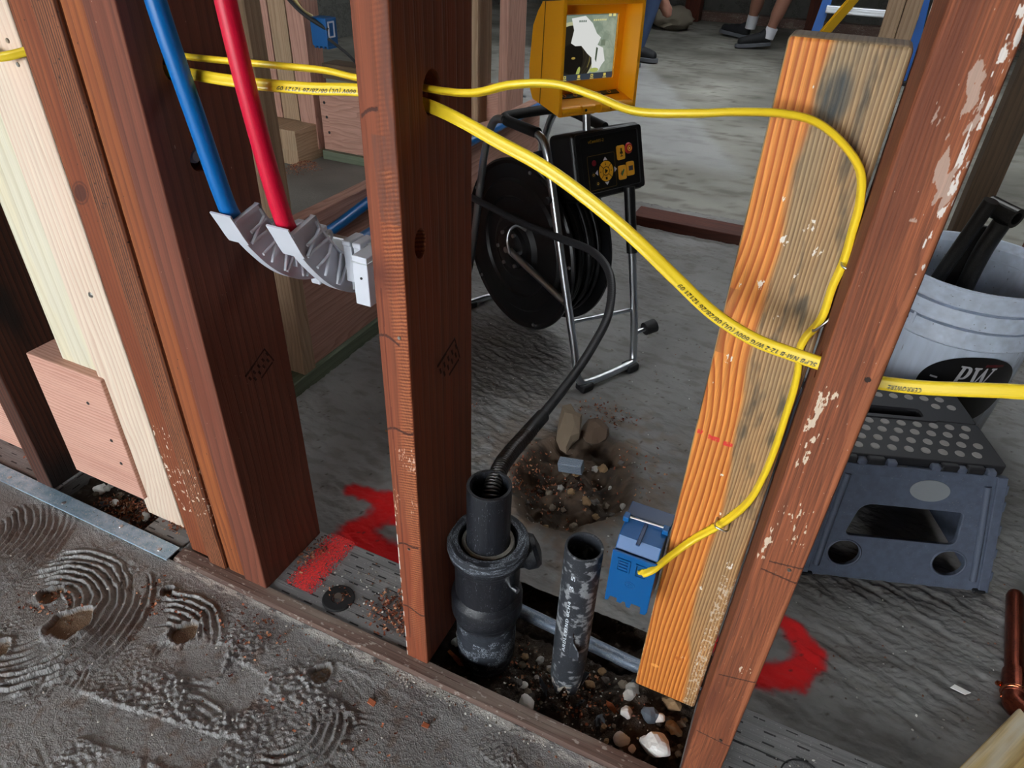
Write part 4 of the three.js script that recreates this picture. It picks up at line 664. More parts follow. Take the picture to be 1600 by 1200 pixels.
// ---- pipe-inspection reel on a tube frame.  local axes: x along the frame's front bar (away), y up, z forwards
{
  const t = thing('inspection_reel', 'black cable reel on a shiny tube frame with button panel and orange hooded monitor', 'inspection camera', [-0.409, SLAB, -1.335], 0);
  // local x -> (.47,0,-.88), local z -> (.88,0,.47)
  t.rotation.y = Math.atan2(0.88, 0.47);
  const Y = (v) => v - SLAB, tubeM = M.steel;
  const leg = (u, top) => [[u, Y(-0.022), 0.0], [u, Y(0.1), -0.042], [u, Y(0.236), -0.09], [u, Y(top), -0.172 * (top + 0.03) / 0.51]];
  // front U with left leg bending back into the handle
  const front = [[0, Y(0.529), -0.335], [0, Y(0.527), -0.24], [0, Y(0.52), -0.20], [0, Y(0.495), -0.18], [0, Y(0.45), -0.163], [0, Y(0.236), -0.092], [0, Y(0.06), -0.03], [0, Y(0.0), -0.012], [0.006, Y(-0.016), -0.004], [0.022, Y(-0.02), 0], [0.165, Y(-0.02), 0], [0.181, Y(-0.016), -0.002], [0.187, Y(0.0), -0.008], [0.187, Y(0.08), -0.02], [0.187, Y(0.22), -0.052], [0.187, Y(0.41), -0.098]];
  part('front_frame', tube(front, 0.0095, 260, 18), tubeM, t);
  part('handle', tube([[0, Y(0.529), -0.33], [0.012, Y(0.53), -0.352], [0.04, Y(0.531), -0.358], [0.15, Y(0.531), -0.358], [0.178, Y(0.53), -0.352], [0.187, Y(0.53), -0.33], [0.187, Y(0.52), -0.20]], 0.0115, 90, 16), M.blackMatt, t, 'black handle grip');
  part('grip', tube([[0, Y(0.528), -0.215], [0, Y(0.529), -0.33]], 0.0118, 20, 16), M.blackMatt, t);
  part('rear_frame', tube([[0, Y(0.53), -0.34], [0, Y(0.52), -0.375], [0, Y(0.47), -0.405], [0, Y(0.2), -0.46], [0, Y(-0.02), -0.50], [0.02, Y(-0.024), -0.505], [0.17, Y(-0.024), -0.505], [0.187, Y(-0.02), -0.50], [0.187, Y(0.2), -0.46], [0.187, Y(0.47), -0.405], [0.187, Y(0.52), -0.375], [0.187, Y(0.53), -0.34]], 0.0095, 200, 16), tubeM, t);
  part('upright_sleeve', bar([0.187, Y(0.26), -0.062], [0.187, Y(0.41), -0.099], 0.013, 16), M.black, t, 'black sleeve');
  part('axle', bar([-0.015, Y(0.225), -0.30], [0.2, Y(0.225), -0.30], 0.008, 14), tubeM, t);
  part('axle_arm', bar([-0.012, Y(0.228), -0.285], [-0.004, Y(0.175), -0.075], 0.0085, 14), tubeM, t);
  part('cross_bar', bar([0.0, Y(0.13), -0.055], [0.187, Y(0.12), -0.03], 0.0055, 12), tubeM, t);
  for (const u of [0.016, 0.172]) { const g = new RoundedBoxGeometry(0.036, 0.022, 0.034, 2, 0.006); g.translate(u, Y(-0.0275), 0.0); part('foot', g, M.rubber, t); const h = new RoundedBoxGeometry(0.036, 0.02, 0.03, 2, 0.006); h.translate(u, Y(-0.03), -0.505); part('foot', h, M.rubber, t); }
  { const g = bar([0.187, Y(0.055), -0.02], [0.232, Y(0.062), -0.012], 0.006, 12); part('knob_stem', g, tubeM, t); const k = bar([0.222, Y(0.06), -0.014], [0.252, Y(0.064), -0.009], 0.0165, 20, 0.0175); part('knob', k, M.rubber, t, 'round black side knob'); }
  // reel: two flanges, hub and wound cable
  const RC = [Y(0.222), -0.305], ax = (g, u) => { g.rotateZ(-Math.PI / 2); g.translate(u, ...RC); return g; };
  const flange = (dir) => ax(lathe([[0.02, 0.012 * dir], [0.075, 0.012 * dir], [0.088, 0.004 * dir], [0.125, 0.0], [0.13, 0.006 * dir], [0.165, 0.007 * dir], [0.172, 0.0], [0.205, 0.0], [0.214, 0.004 * dir], [0.219, 0.0], [0.2185, -0.006 * dir], [0.206, -0.007 * dir], [0.02, -0.006 * dir]], 72), dir < 0 ? 0.026 : 0.148);
  part('flange', flange(-1), M.black, t); part('flange', flange(1), M.black, t);
  part('drum', ax(lathe([[0.085, -0.058], [0.085, 0.058]], 48), 0.087), M.blackMatt, t);
  for (let k = 0; k < 11; k++) { const g = new THREE.TorusGeometry(0.186 + 0.006 * Math.sin(k * 2.3), 0.0056, 8, 72); g.rotateY(Math.PI / 2); g.translate(0.036 + k * 0.0104, ...RC); part('cable_turn', g, M.black, t); }
  for (let k = 0; k < 9; k++) { const g = new THREE.TorusGeometry(0.176, 0.0056, 8, 60); g.rotateY(Math.PI / 2); g.translate(0.041 + k * 0.0104, ...RC); part('cable_turn', g, M.black, t); }
  part('hub', ax(lathe([[0, -0.03], [0.03, -0.028], [0.052, -0.02], [0.058, -0.006], [0.058, 0]], 40), 0.024), M.black, t);
  for (let k = 0; k < 6; k++) { const a = k * Math.PI / 3 + 0.4; const g = bar([0.012, RC[0] + 0.045 * Math.cos(a), RC[1] + 0.045 * Math.sin(a)], [-0.004, RC[0] + 0.045 * Math.cos(a), RC[1] + 0.045 * Math.sin(a)], 0.005, 10); part('hub_bolt', g, M.steel, t); }
  for (let k = 0; k < 5; k++) { const a = k * 1.256 + 0.2; const g = lathe([[0, 0.004], [0.004, 0.003], [0.005, 0]], 10); g.rotateZ(Math.PI / 2); g.translate(0.024, RC[0] + 0.205 * Math.cos(a), RC[1] + 0.205 * Math.sin(a)); part('flange_rivet', g, M.steel, t); }
  part('clip', tube([[-0.02, RC[0] + 0.005, RC[1] + 0.03], [-0.022, RC[0] + 0.035, RC[1] + 0.022], [-0.014, RC[0] + 0.06, RC[1] + 0.02], [-0.004, RC[0] + 0.075, RC[1] + 0.035], [0.004, RC[0] + 0.07, RC[1] + 0.06]], 0.0035, 50, 10), M.steel, t, 'bent wire clip');
  const kn = lathe([[0, 0.012], [0.007, 0.011], [0.009, 0.006], [0.006, 0]], 14); kn.rotateZ(Math.PI / 2); kn.translate(-0.009, Y(0.40), -0.147); part('frame_knob', kn, M.rubber, t);
  // control box: leaning panel
  const cb = new THREE.Group(); cb.name = 'control_box'; t.add(cb); cb.position.set(0.150, Y(0.458), -0.131); cb.rotation.x = -0.30;
  const sub = (n, g, m, l) => part(n, g, m, cb, l);
  const shell = new RoundedBoxGeometry(0.212, 0.15, 0.085, 4, 0.012); shell.translate(0, 0.006, -0.0425); sub('housing', shell, M.black);
  const rimS = roundRect(-0.1, -0.066, 0.1, 0.072, 0.008); rimS.holes.push(roundRect(-0.088, -0.058, 0.09, 0.066, 0.006, THREE.Path)); const rim = extrude(rimS, 0.003, 0.0012, 2); rim.translate(0, 0.003, 0.0); sub('bezel', rim, M.black);
  const face = canvasTex(1024, 768, (c) => {
    c.fillStyle = '#0a0a0c'; c.fillRect(0, 0, 1024, 768); c.fillStyle = '#b98a1e'; c.font = 'bold 54px sans-serif'; c.fillText('vCamMX-2', 150, 92);
    c.strokeStyle = '#8a6a24'; c.lineWidth = 5; c.beginPath(); c.roundRect(110, 260, 480, 470, 20); c.stroke();
    c.fillStyle = '#7a1422'; c.beginPath(); c.arc(222, 360, 40, 0, 7); c.fill();
    for (const [x, y] of [[196, 520], [258, 648]]) { c.strokeStyle = '#3a3428'; c.lineWidth = 10; c.beginPath(); c.arc(x, y, 36, 0, 7); c.stroke(); c.strokeStyle = '#d9a63a'; c.lineWidth = 8; c.beginPath(); c.arc(x, y, 15, 0, 7); c.stroke(); }
    const cx = 420, cy = 500; c.fillStyle = '#c9c3d8'; for (let k = 0; k < 4; k++) { c.save(); c.translate(cx, cy); c.rotate(k * Math.PI / 2); c.beginPath(); c.moveTo(-40, -148); c.lineTo(0, -196); c.lineTo(40, -148); c.fill(); c.restore(); }
    c.fillStyle = '#e8a524'; c.beginPath(); c.ellipse(cx, cy, 132, 146, 0, 0, 7); c.fill(); c.strokeStyle = '#16130c'; c.lineWidth = 10; c.stroke(); c.beginPath(); c.arc(cx, cy, 58, 0, 7); c.lineWidth = 8; c.stroke();
    for (let k = 0; k < 4; k++) { const a = Math.PI / 4 + k * Math.PI / 2; c.beginPath(); c.moveTo(cx + 58 * Math.cos(a), cy + 58 * Math.sin(a)); c.lineTo(cx + 140 * Math.cos(a), cy + 140 * Math.sin(a)); c.stroke(); }
    c.fillStyle = '#16130c'; c.beginPath(); c.moveTo(cx - 18, cy - 34); c.lineTo(cx + 34, cy); c.lineTo(cx - 18, cy + 34); c.fill(); c.fillRect(cx - 20, cy + 82, 34, 34); c.font = 'bold 44px sans-serif'; c.fillText('S', cx - 14, cy - 82); c.fillText('«', cx - 112, cy + 14); c.fillText('»', cx + 78, cy + 14);
  });
  const fg = new THREE.PlaneGeometry(0.176, 0.122); fg.translate(0.0, 0.007, 0.0012); sub('panel_print', fg, new THREE.MeshPhysicalMaterial({ map: face, roughness: 0.28, clearcoat: 0.3 }));
  const btn = (n, x, y, w, h, m, draw, l) => { const g = extrude(roundRect(-w / 2, -h / 2, w / 2, h / 2, 0.004), 0.002, 0.0008, 2); g.translate(x, y, 0.002); sub(n, g, m, l); const tx = canvasTex(128, 160, draw); const q = new THREE.PlaneGeometry(w * 0.94, h * 0.94); q.translate(x, y, 0.0052); sub('button_print', q, new THREE.MeshStandardMaterial({ map: tx, roughness: 0.4 })); };
  const amber = mat(rgb(232, 164, 40), 0.4), bg = (c) => { c.fillStyle = '#e6a42e'; c.fillRect(0, 0, 128, 160); c.fillStyle = '#2a1a10'; };
  btn('button', 0.032, 0.022, 0.022, 0.030, amber, (c) => { bg(c); c.fillRect(50, 26, 28, 60); c.fillRect(36, 70, 56, 26); c.fillRect(58, 96, 12, 26); c.fillRect(40, 120, 48, 10); }, 'amber microphone button');
  btn('button', 0.032, -0.022, 0.022, 0.030, amber, (c) => { bg(c); c.fillStyle = '#1d6e4a'; c.translate(64, 80); c.rotate(0.6); c.fillRect(-12, -44, 24, 88); c.fillStyle = '#2a1a10'; c.fillRect(-30, -10, 14, 50); }, 'amber button with a green mark');
  btn('button', 0.058, -0.017, 0.022, 0.030, amber, (c) => { bg(c); c.fillStyle = '#3a3a4a'; c.fillRect(22, 46, 84, 60); }, 'amber keyboard button');
  { const g = lathe([[0, 0.0035], [0.010, 0.003], [0.0125, 0]], 28); g.rotateX(Math.PI / 2); g.translate(0.059, 0.028, 0.0015); sub('power_button', g, mat(rgb(178, 24, 28), 0.4), 'round red power button'); const r = new THREE.TorusGeometry(0.0055, 0.0011, 8, 24); r.translate(0.059, 0.028, 0.0052); sub('power_ring', r, amber); const d = lathe([[0, 0.001], [0.002, 0]], 12); d.rotateX(Math.PI / 2); d.translate(0.059, 0.028, 0.005); sub('power_dot', d, mat(rgb(250, 226, 140), 0.4)); }
  // stem
  part('monitor_stem', bar([0.105, Y(0.52), -0.17], [0.105, Y(0.60), -0.185], 0.0085, 18), M.steel, t, 'chromed stem');
  // monitor with hood
  const mo = new THREE.Group(); mo.name = 'monitor'; t.add(mo); mo.position.set(0.107, Y(0.683), -0.165); mo.rotation.set(0, -0.04, -0.015);
  const ms = (n, g, m, l) => part(n, g, m, mo, l), W2 = 0.107, D = 0.09;
  const side = [[0.022, -0.106], [0.012, 0.104], [-0.055, 0.094], [-0.068, 0.078], [-0.082, 0.05], [-0.088, -0.03], [-0.082, -0.07], [-0.07, -0.088]];   // z, y outline of the side
  const sideG = (x) => { const g = extrude(poly(side), 0.006, 0.0015, 2); g.rotateY(-Math.PI / 2); g.translate(x, 0, 0); return g; };
  ms('side_panel', sideG(-W2 + 0.006), M.yellowHousing); ms('side_panel', sideG(W2), M.yellowHousing);
  const backS = side.map(([z, y]) => [z * 1.0, y]); const inner = [[-0.052, -0.092], [-0.050, 0.092], [-0.055, 0.092], [-0.066, 0.077], [-0.080, 0.05], [-0.086, -0.03], [-0.080, -0.07], [-0.068, -0.087]];
  { const g = extrude(poly(inner), 2 * W2 - 0.012, 0.001, 1); g.rotateY(-Math.PI / 2); g.translate(W2 - 0.006, 0, 0); ms('rear_shell', g, M.yellowHousing); }
  { const seam = poly([[-0.044, -0.095], [-0.042, -0.095], [-0.044, 0.097], [-0.046, 0.097]]); const g = extrude(seam, 0.0006); g.rotateY(-Math.PI / 2); g.translate(-W2 - 0.0016, 0, 0); ms('seam', g, mat(rgb(120, 74, 4), 0.6)); }
  { const top = poly([[0.012, 0.104], [-0.056, 0.095], [-0.056, 0.089], [0.012, 0.098]]); const g = extrude(top, 2 * W2, 0.0012, 2); g.rotateY(-Math.PI / 2); g.translate(W2, 0, 0); ms('hood_top', g, M.yellowHousing); }
  { const bot = poly([[0.022, -0.107], [-0.07, -0.089], [-0.07, -0.083], [-0.036, -0.078], [-0.012, -0.084], [0.02, -0.093]]); const g = extrude(bot, 2 * W2, 0.0012, 2); g.rotateY(-Math.PI / 2); g.translate(W2, 0, 0); ms('hood_floor', g, M.yellowHousing); }
  { const s = roundRect(-0.1, -0.078, 0.1, 0.09, 0.003); s.holes.push(roundRect(-0.074, -0.054, 0.082, 0.074, 0.002, THREE.Path)); const g = extrude(s, 0.004, 0.001, 1); g.rotateX(-0.03); g.translate(0, 0, -0.038); ms('screen_bezel', g, M.yellowHousing); }
  for (const s of [-1, 1]) { const q = poly([[0.074 * s, -0.056], [0.1 * s, -0.08], [0.1 * s, 0.094], [0.074 * s, 0.07]]); }
  { const q = new THREE.PlaneGeometry(0.1, 0.012); q.rotateX(-0.62); for (const x of [-0.048, 0.048]) { const k = new RoundedBoxGeometry(0.08, 0.002, 0.014, 1, 0.0006); k.rotateX(0.33); k.translate(x, -0.0795, -0.018); ms('key_strip', k, M.black, 'black strip of menu keys'); for (const dx of [-0.024, 0.006]) { const r = new THREE.TorusGeometry(0.0045, 0.0009, 6, 20); r.rotateX(Math.PI / 2 + 0.33); r.translate(x + dx + 0.008, -0.0782, -0.018); ms('menu_key', r, mat(rgb(196, 140, 40), 0.5)); } } }
  for (const [x, w] of [[-0.074, 0.05], [-0.026, 0.036], [0.026, 0.036], [0.074, 0.05]]) { const g = new THREE.CylinderGeometry(0.011, 0.011, w, 20); g.rotateZ(Math.PI / 2); g.translate(x, -0.1005, 0.014); ms('hinge_barrel', g, M.yellowHousing); }
  for (const x of [-0.036, 0.034]) { const g = lathe([[0, 0.001], [0.0028, 0.0008], [0.003, 0]], 12); g.rotateX(Math.PI / 2); g.translate(x, -0.1, 0.0255); ms('screw', g, M.rubber); }
  // lit screen
  const pic = canvasTex(768, 640, (c, w, h) => {
    c.fillStyle = '#8d9d8b'; c.fillRect(0, 0, w, h);
    c.fillStyle = '#b7c4ae'; for (let i = 0; i < 60; i++) { c.globalAlpha = 0.25; c.beginPath(); c.ellipse(420 + 340 * rnd(), 560 * rnd(), 20 + 60 * rnd(), 10 + 40 * rnd(), 3 * rnd(), 0, 7); c.fill(); } c.globalAlpha = 1;
    c.fillStyle = '#c8c89e'; c.beginPath(); c.ellipse(170, 380, 330, 310, 0, 0, 7); c.fill();
    c.fillStyle = '#27241c'; c.beginPath(); c.ellipse(170, 390, 305, 285, 0, 0, 7); c.fill(); c.strokeStyle = '#463f2c'; c.lineWidth = 6; for (const r of [290, 262, 236, 200, 160]) { c.beginPath(); c.ellipse(180, 400, r, r * 0.93, 0, -1.2, 1.8); c.stroke(); }
    c.fillStyle = '#15130f'; c.beginPath(); c.ellipse(190, 420, 150, 150, 0, 0, 7); c.fill(); c.fillStyle = '#b59a4c'; c.beginPath(); c.ellipse(205, 415, 26, 12, 0, 0, 7); c.fill();
    c.strokeStyle = '#9a8f4e'; c.lineWidth = 7; c.beginPath(); c.ellipse(180, 400, 250, 240, 0, -0.35, 0.5); c.stroke();
    c.fillStyle = '#f4f6f2'; c.beginPath(); c.moveTo(150, 40); c.lineTo(330, 20); c.lineTo(430, 90); c.lineTo(500, 190); c.lineTo(560, 230); c.lineTo(520, 300); c.lineTo(600, 330); c.lineTo(640, 460); c.lineTo(600, 500); c.lineTo(560, 560); c.lineTo(470, 550); c.lineTo(450, 420); c.lineTo(390, 380); c.lineTo(300, 300); c.lineTo(220, 300); c.lineTo(160, 270); c.lineTo(190, 150); c.closePath(); c.fill();
    c.fillStyle = '#4d5a48'; c.beginPath(); c.moveTo(505, 320); c.lineTo(530, 330); c.lineTo(520, 470); c.lineTo(500, 440); c.closePath(); c.fill(); c.fillStyle = '#7b8a76'; c.fillRect(565, 250, 60, 60);
    c.fillStyle = '#b9c46a'; c.beginPath(); c.ellipse(280, 560, 22, 60, 0.3, 0, 7); c.fill(); c.beginPath(); c.ellipse(500, 545, 60, 22, 0, 0, 7); c.fill();
    c.fillStyle = '#39424c'; c.fillRect(0, 574, w, 66); c.fillStyle = '#e8d36a'; for (const x of [90, 280, 460, 640]) { c.fillRect(x, 584, 34, 30); c.fillRect(x - 8, 622, 50, 8); } c.fillStyle = '#39424c'; for (const x of [98, 468]) c.fillRect(x, 592, 18, 14);
    c.fillStyle = '#5b655c'; c.fillRect(0, 0, w, 14); c.fillStyle = '#f2e9a0'; c.fillRect(640, 6, 40, 26); c.fillRect(700, 6, 40, 26); for (let i = 0; i < 7; i++) c.fillRect(440 + i * 26, 54, 16, 16); c.fillStyle = '#6a7a70'; for (let i = 0; i < 4; i++) c.fillRect(250 + i * 26, 60, 18, 18);
  });
  const scr = new THREE.PlaneGeometry(0.156, 0.128); scr.rotateX(-0.03); scr.translate(0.004, 0.010, -0.0372);
  ms('screen', scr, new THREE.MeshStandardMaterial({ color: 0x101010, emissive: 0xffffff, emissiveMap: pic, emissiveIntensity: 0.85, roughness: 0.3 }), 'lit screen showing the inside of a pipe');
  RectAreaLightUniformsLib.init(); const glow = new THREE.RectAreaLight(0xdfe6dc, 0.35, 0.15, 0.12); glow.position.set(0.004, 0.010, -0.033); glow.rotation.y = Math.PI; mo.add(glow);
}
// push cable and spring, from the reel down into the short pipe
{
  const t = thing('push_cable', 'black braided push cable arching from the reel into the short drain pipe', 'cable', [-0.31, 0.25, -0.8]);
  const sh = (g) => { g.translate(0.31, -0.25, 0.8); return g; };
  const braid = dataTex(128, 256, (u, v) => { const k = Math.sin((u * 16 + v * 40) * Math.PI) * Math.sin((u * 16 - v * 40) * Math.PI); return mixc([20, 20, 22], [66, 66, 70], clamp(k * 0.5 + 0.4)); }); braid.repeat.set(16, 1);
  const bm = new THREE.MeshStandardMaterial({ map: braid, roughness: 0.55 });
  part('sheath', sh(tube([[-0.90, 0.30, -1.60], [-0.80, 0.312, -1.53], [-0.712, 0.318, -1.475], [-0.646, 0.318, -1.44], [-0.515, 0.325, -1.38], [-0.403, 0.336, -1.315], [-0.345, 0.325, -1.25], [-0.316, 0.288, -1.17], [-0.312, 0.262, -1.06], [-0.314, 0.253, -0.93], [-0.311, 0.268, -0.80]], 0.0085, 240, 16)), bm, t);
  part('collar', sh(tube([[-0.3115, 0.263, -0.83], [-0.311, 0.269, -0.79], [-0.311, 0.272, -0.765]], 0.0118, 20, 18)), M.rubber, t);
  const c = new THREE.CatmullRomCurve3(VS([[-0.311, 0.269, -0.785], [-0.310, 0.276, -0.74], [-0.305, 0.291, -0.69], [-0.298, 0.303, -0.645], [-0.292, 0.293, -0.605], [-0.289, 0.25, -0.592]])), L = c.getLength(), turns = Math.round(L / 0.0041), pts = [];
  for (let i = 0; i <= turns * 14; i++) { const s = i / (turns * 14), P = c.getPointAt(s), T = c.getTangentAt(s), N = V(1, 0, 0).addScaledVector(T, -T.x).normalize(), Bn = new THREE.Vector3().crossVectors(T, N), a = i / 14 * 2 * Math.PI; pts.push(P.addScaledVector(N, 0.0105 * Math.cos(a)).addScaledVector(Bn, 0.0105 * Math.sin(a))); }
  part('spring', sh(new THREE.TubeGeometry(new THREE.CatmullRomCurve3(pts), turns * 16, 0.0019, 6)), mat(rgb(92, 90, 88), 0.35, { metalness: 0.9 }), t, 'close-coiled steel spring');
  part('core', sh(new THREE.TubeGeometry(c, 60, 0.009, 12)), M.rubber, t);
}
// ---- bucket of black iron parts
{
  const bx = 0.333, bz = -1.62, R = 0.168, Hb = 0.40;
  const t = thing('bucket', 'white ribbed plastic bucket with a black lettered label, tall parts sticking out', 'bucket', [bx, SLAB, bz]);
  part('shell', lathe([[0, 0.004], [0.135, 0.004], [0.138, 0.0], [0.141, 0.004], [0.1535, 0.272], [0.1470, 0.274], [0.1470, 0.279], [0.1655, 0.2795], [0.1668, 0.2825], [0.1615, 0.3155], [0.1480, 0.317], [0.1480, 0.3225], [0.1662, 0.323], [0.1675, 0.325], [0.1625, 0.3545], [0.1490, 0.356], [0.1490, 0.3615], [0.1665, 0.362], [0.1680, 0.365], [0.1670, 0.394], [0.1685, 0.400], [0.1665, 0.402], [0.1625, 0.401], [0.152, 0.385], [0.1445, 0.32], [0.1435, 0.27], [0.136, 0.012], [0, 0.012]], 96), M.bucket, t);
  for (const a of [-0.62, 0.9]) { const g = new RoundedBoxGeometry(0.006, 0.034, 0.006, 1, 0.001); g.translate(0.0, 0.307, 0.162); g.rotateY(a); part('rib', g, M.bucket, t); }
  const ear = lathe([[0, 0.006], [0.008, 0.005], [0.01, 0]], 16); ear.rotateX(Math.PI / 2); ear.translate(0, 0.305, 0.163); ear.rotateY(-0.75); part('handle_socket', ear, M.rubber, t);
  // label curved on the side
  const lab = canvasTex(1024, 512, (c, w, h) => { c.clearRect(0, 0, w, h); c.fillStyle = '#0c0b0d'; c.beginPath(); c.ellipse(w / 2, h / 2, w * 0.495, h * 0.47, 0, 0, 7); c.fill(); c.fillStyle = '#b8b6ba'; c.font = 'italic bold 210px serif'; c.fillText('PW', 300, 235); c.fillStyle = '#5a1418'; c.fillRect(560, 60, 190, 18); c.fillStyle = '#b8b6ba'; c.fillRect(110, 190, 70, 12); });
  const pos = [], uv = [], idx = [], n = 40; for (let j = 0; j <= 8; j++) for (let i = 0; i <= n; i++) { const a = lerp(-0.32, 1.0, i / n), yy = lerp(0.085, 0.268, j / 8), r = 0.1412 + (0.156 - 0.141) * (yy - 0.004) / 0.266 + 0.0009; pos.push(r * Math.sin(a), yy, r * Math.cos(a)); uv.push(i / n, j / 8); } for (let j = 0; j < 8; j++) for (let i = 0; i < n; i++) { const a = j * (n + 1) + i; idx.push(a, a + 1, a + n + 1, a + 1, a + n + 2, a + n + 1); }
  const g = new THREE.BufferGeometry(); g.setAttribute('position', new THREE.Float32BufferAttribute(pos, 3)); g.setAttribute('uv', new THREE.Float32BufferAttribute(uv, 2)); g.setIndex(idx); g.computeVertexNormals();
  part('label', g, new THREE.MeshStandardMaterial({ map: lab, transparent: true, alphaTest: 0.5, roughness: 0.4 }), t, 'black oval label with grey letters');
  solo('steel_tube', tube([[0.225, 0.02, -1.60], [0.252, 0.26, -1.565], [0.2905, 0.512, -1.53]], 0.0135, 40, 20), M.oil, 'straight black tube leaning out of the bucket', 'tube');
  { const p = thing('clamp_tool', 'black iron clamp with a short cross tube, standing in the bucket', 'tool', [0.315, 0.02, -1.60]); const mv = (q) => { q.translate(-0.315, -0.02, 1.60); return q; };
    part('shank', mv(tube([[0.335, 0.02, -1.62], [0.318, 0.3, -1.572], [0.318, 0.41, -1.556], [0.326, 0.472, -1.549]], 0.017, 60, 18)), M.oil, p);
    const tubeHead = lathe([[0.0125, 0], [0.019, 0], [0.019, 0.062], [0.0125, 0.062], [0.0125, 0]], 28); tubeHead.applyQuaternion(new THREE.Quaternion().setFromUnitVectors(V(0, 1, 0), V(0.72, -0.08, 0.69).normalize())); tubeHead.translate(0.300, 0.488, -1.585); part('cross_tube', mv(tubeHead), M.oil, p); }
  { const p = thing('flat_bar', 'wide flat black bar between the two tubes in the bucket', 'bar', [0.287, 0.02, -1.625]); const q = new RoundedBoxGeometry(0.034, 0.42, 0.012, 2, 0.003); q.rotateZ(-0.05); q.rotateX(0.06); q.translate(0.005, 0.215, 0.02); part('bar', q, M.oil, p); }
  { const p = thing('black_casting', 'low black casting in the bucket at the edge of the view', 'casting', [0.412, 0.12, -1.625]); const q = rock(0.045, 77, 0.8, 0.2, 2); q.translate(0, 0.12, 0); part('lump', q, M.oil, p); const s = bar([0, 0.12, 0], [-0.02, -0.12, -0.02], 0.03, 16); part('stem', s, M.oil, p); }
}
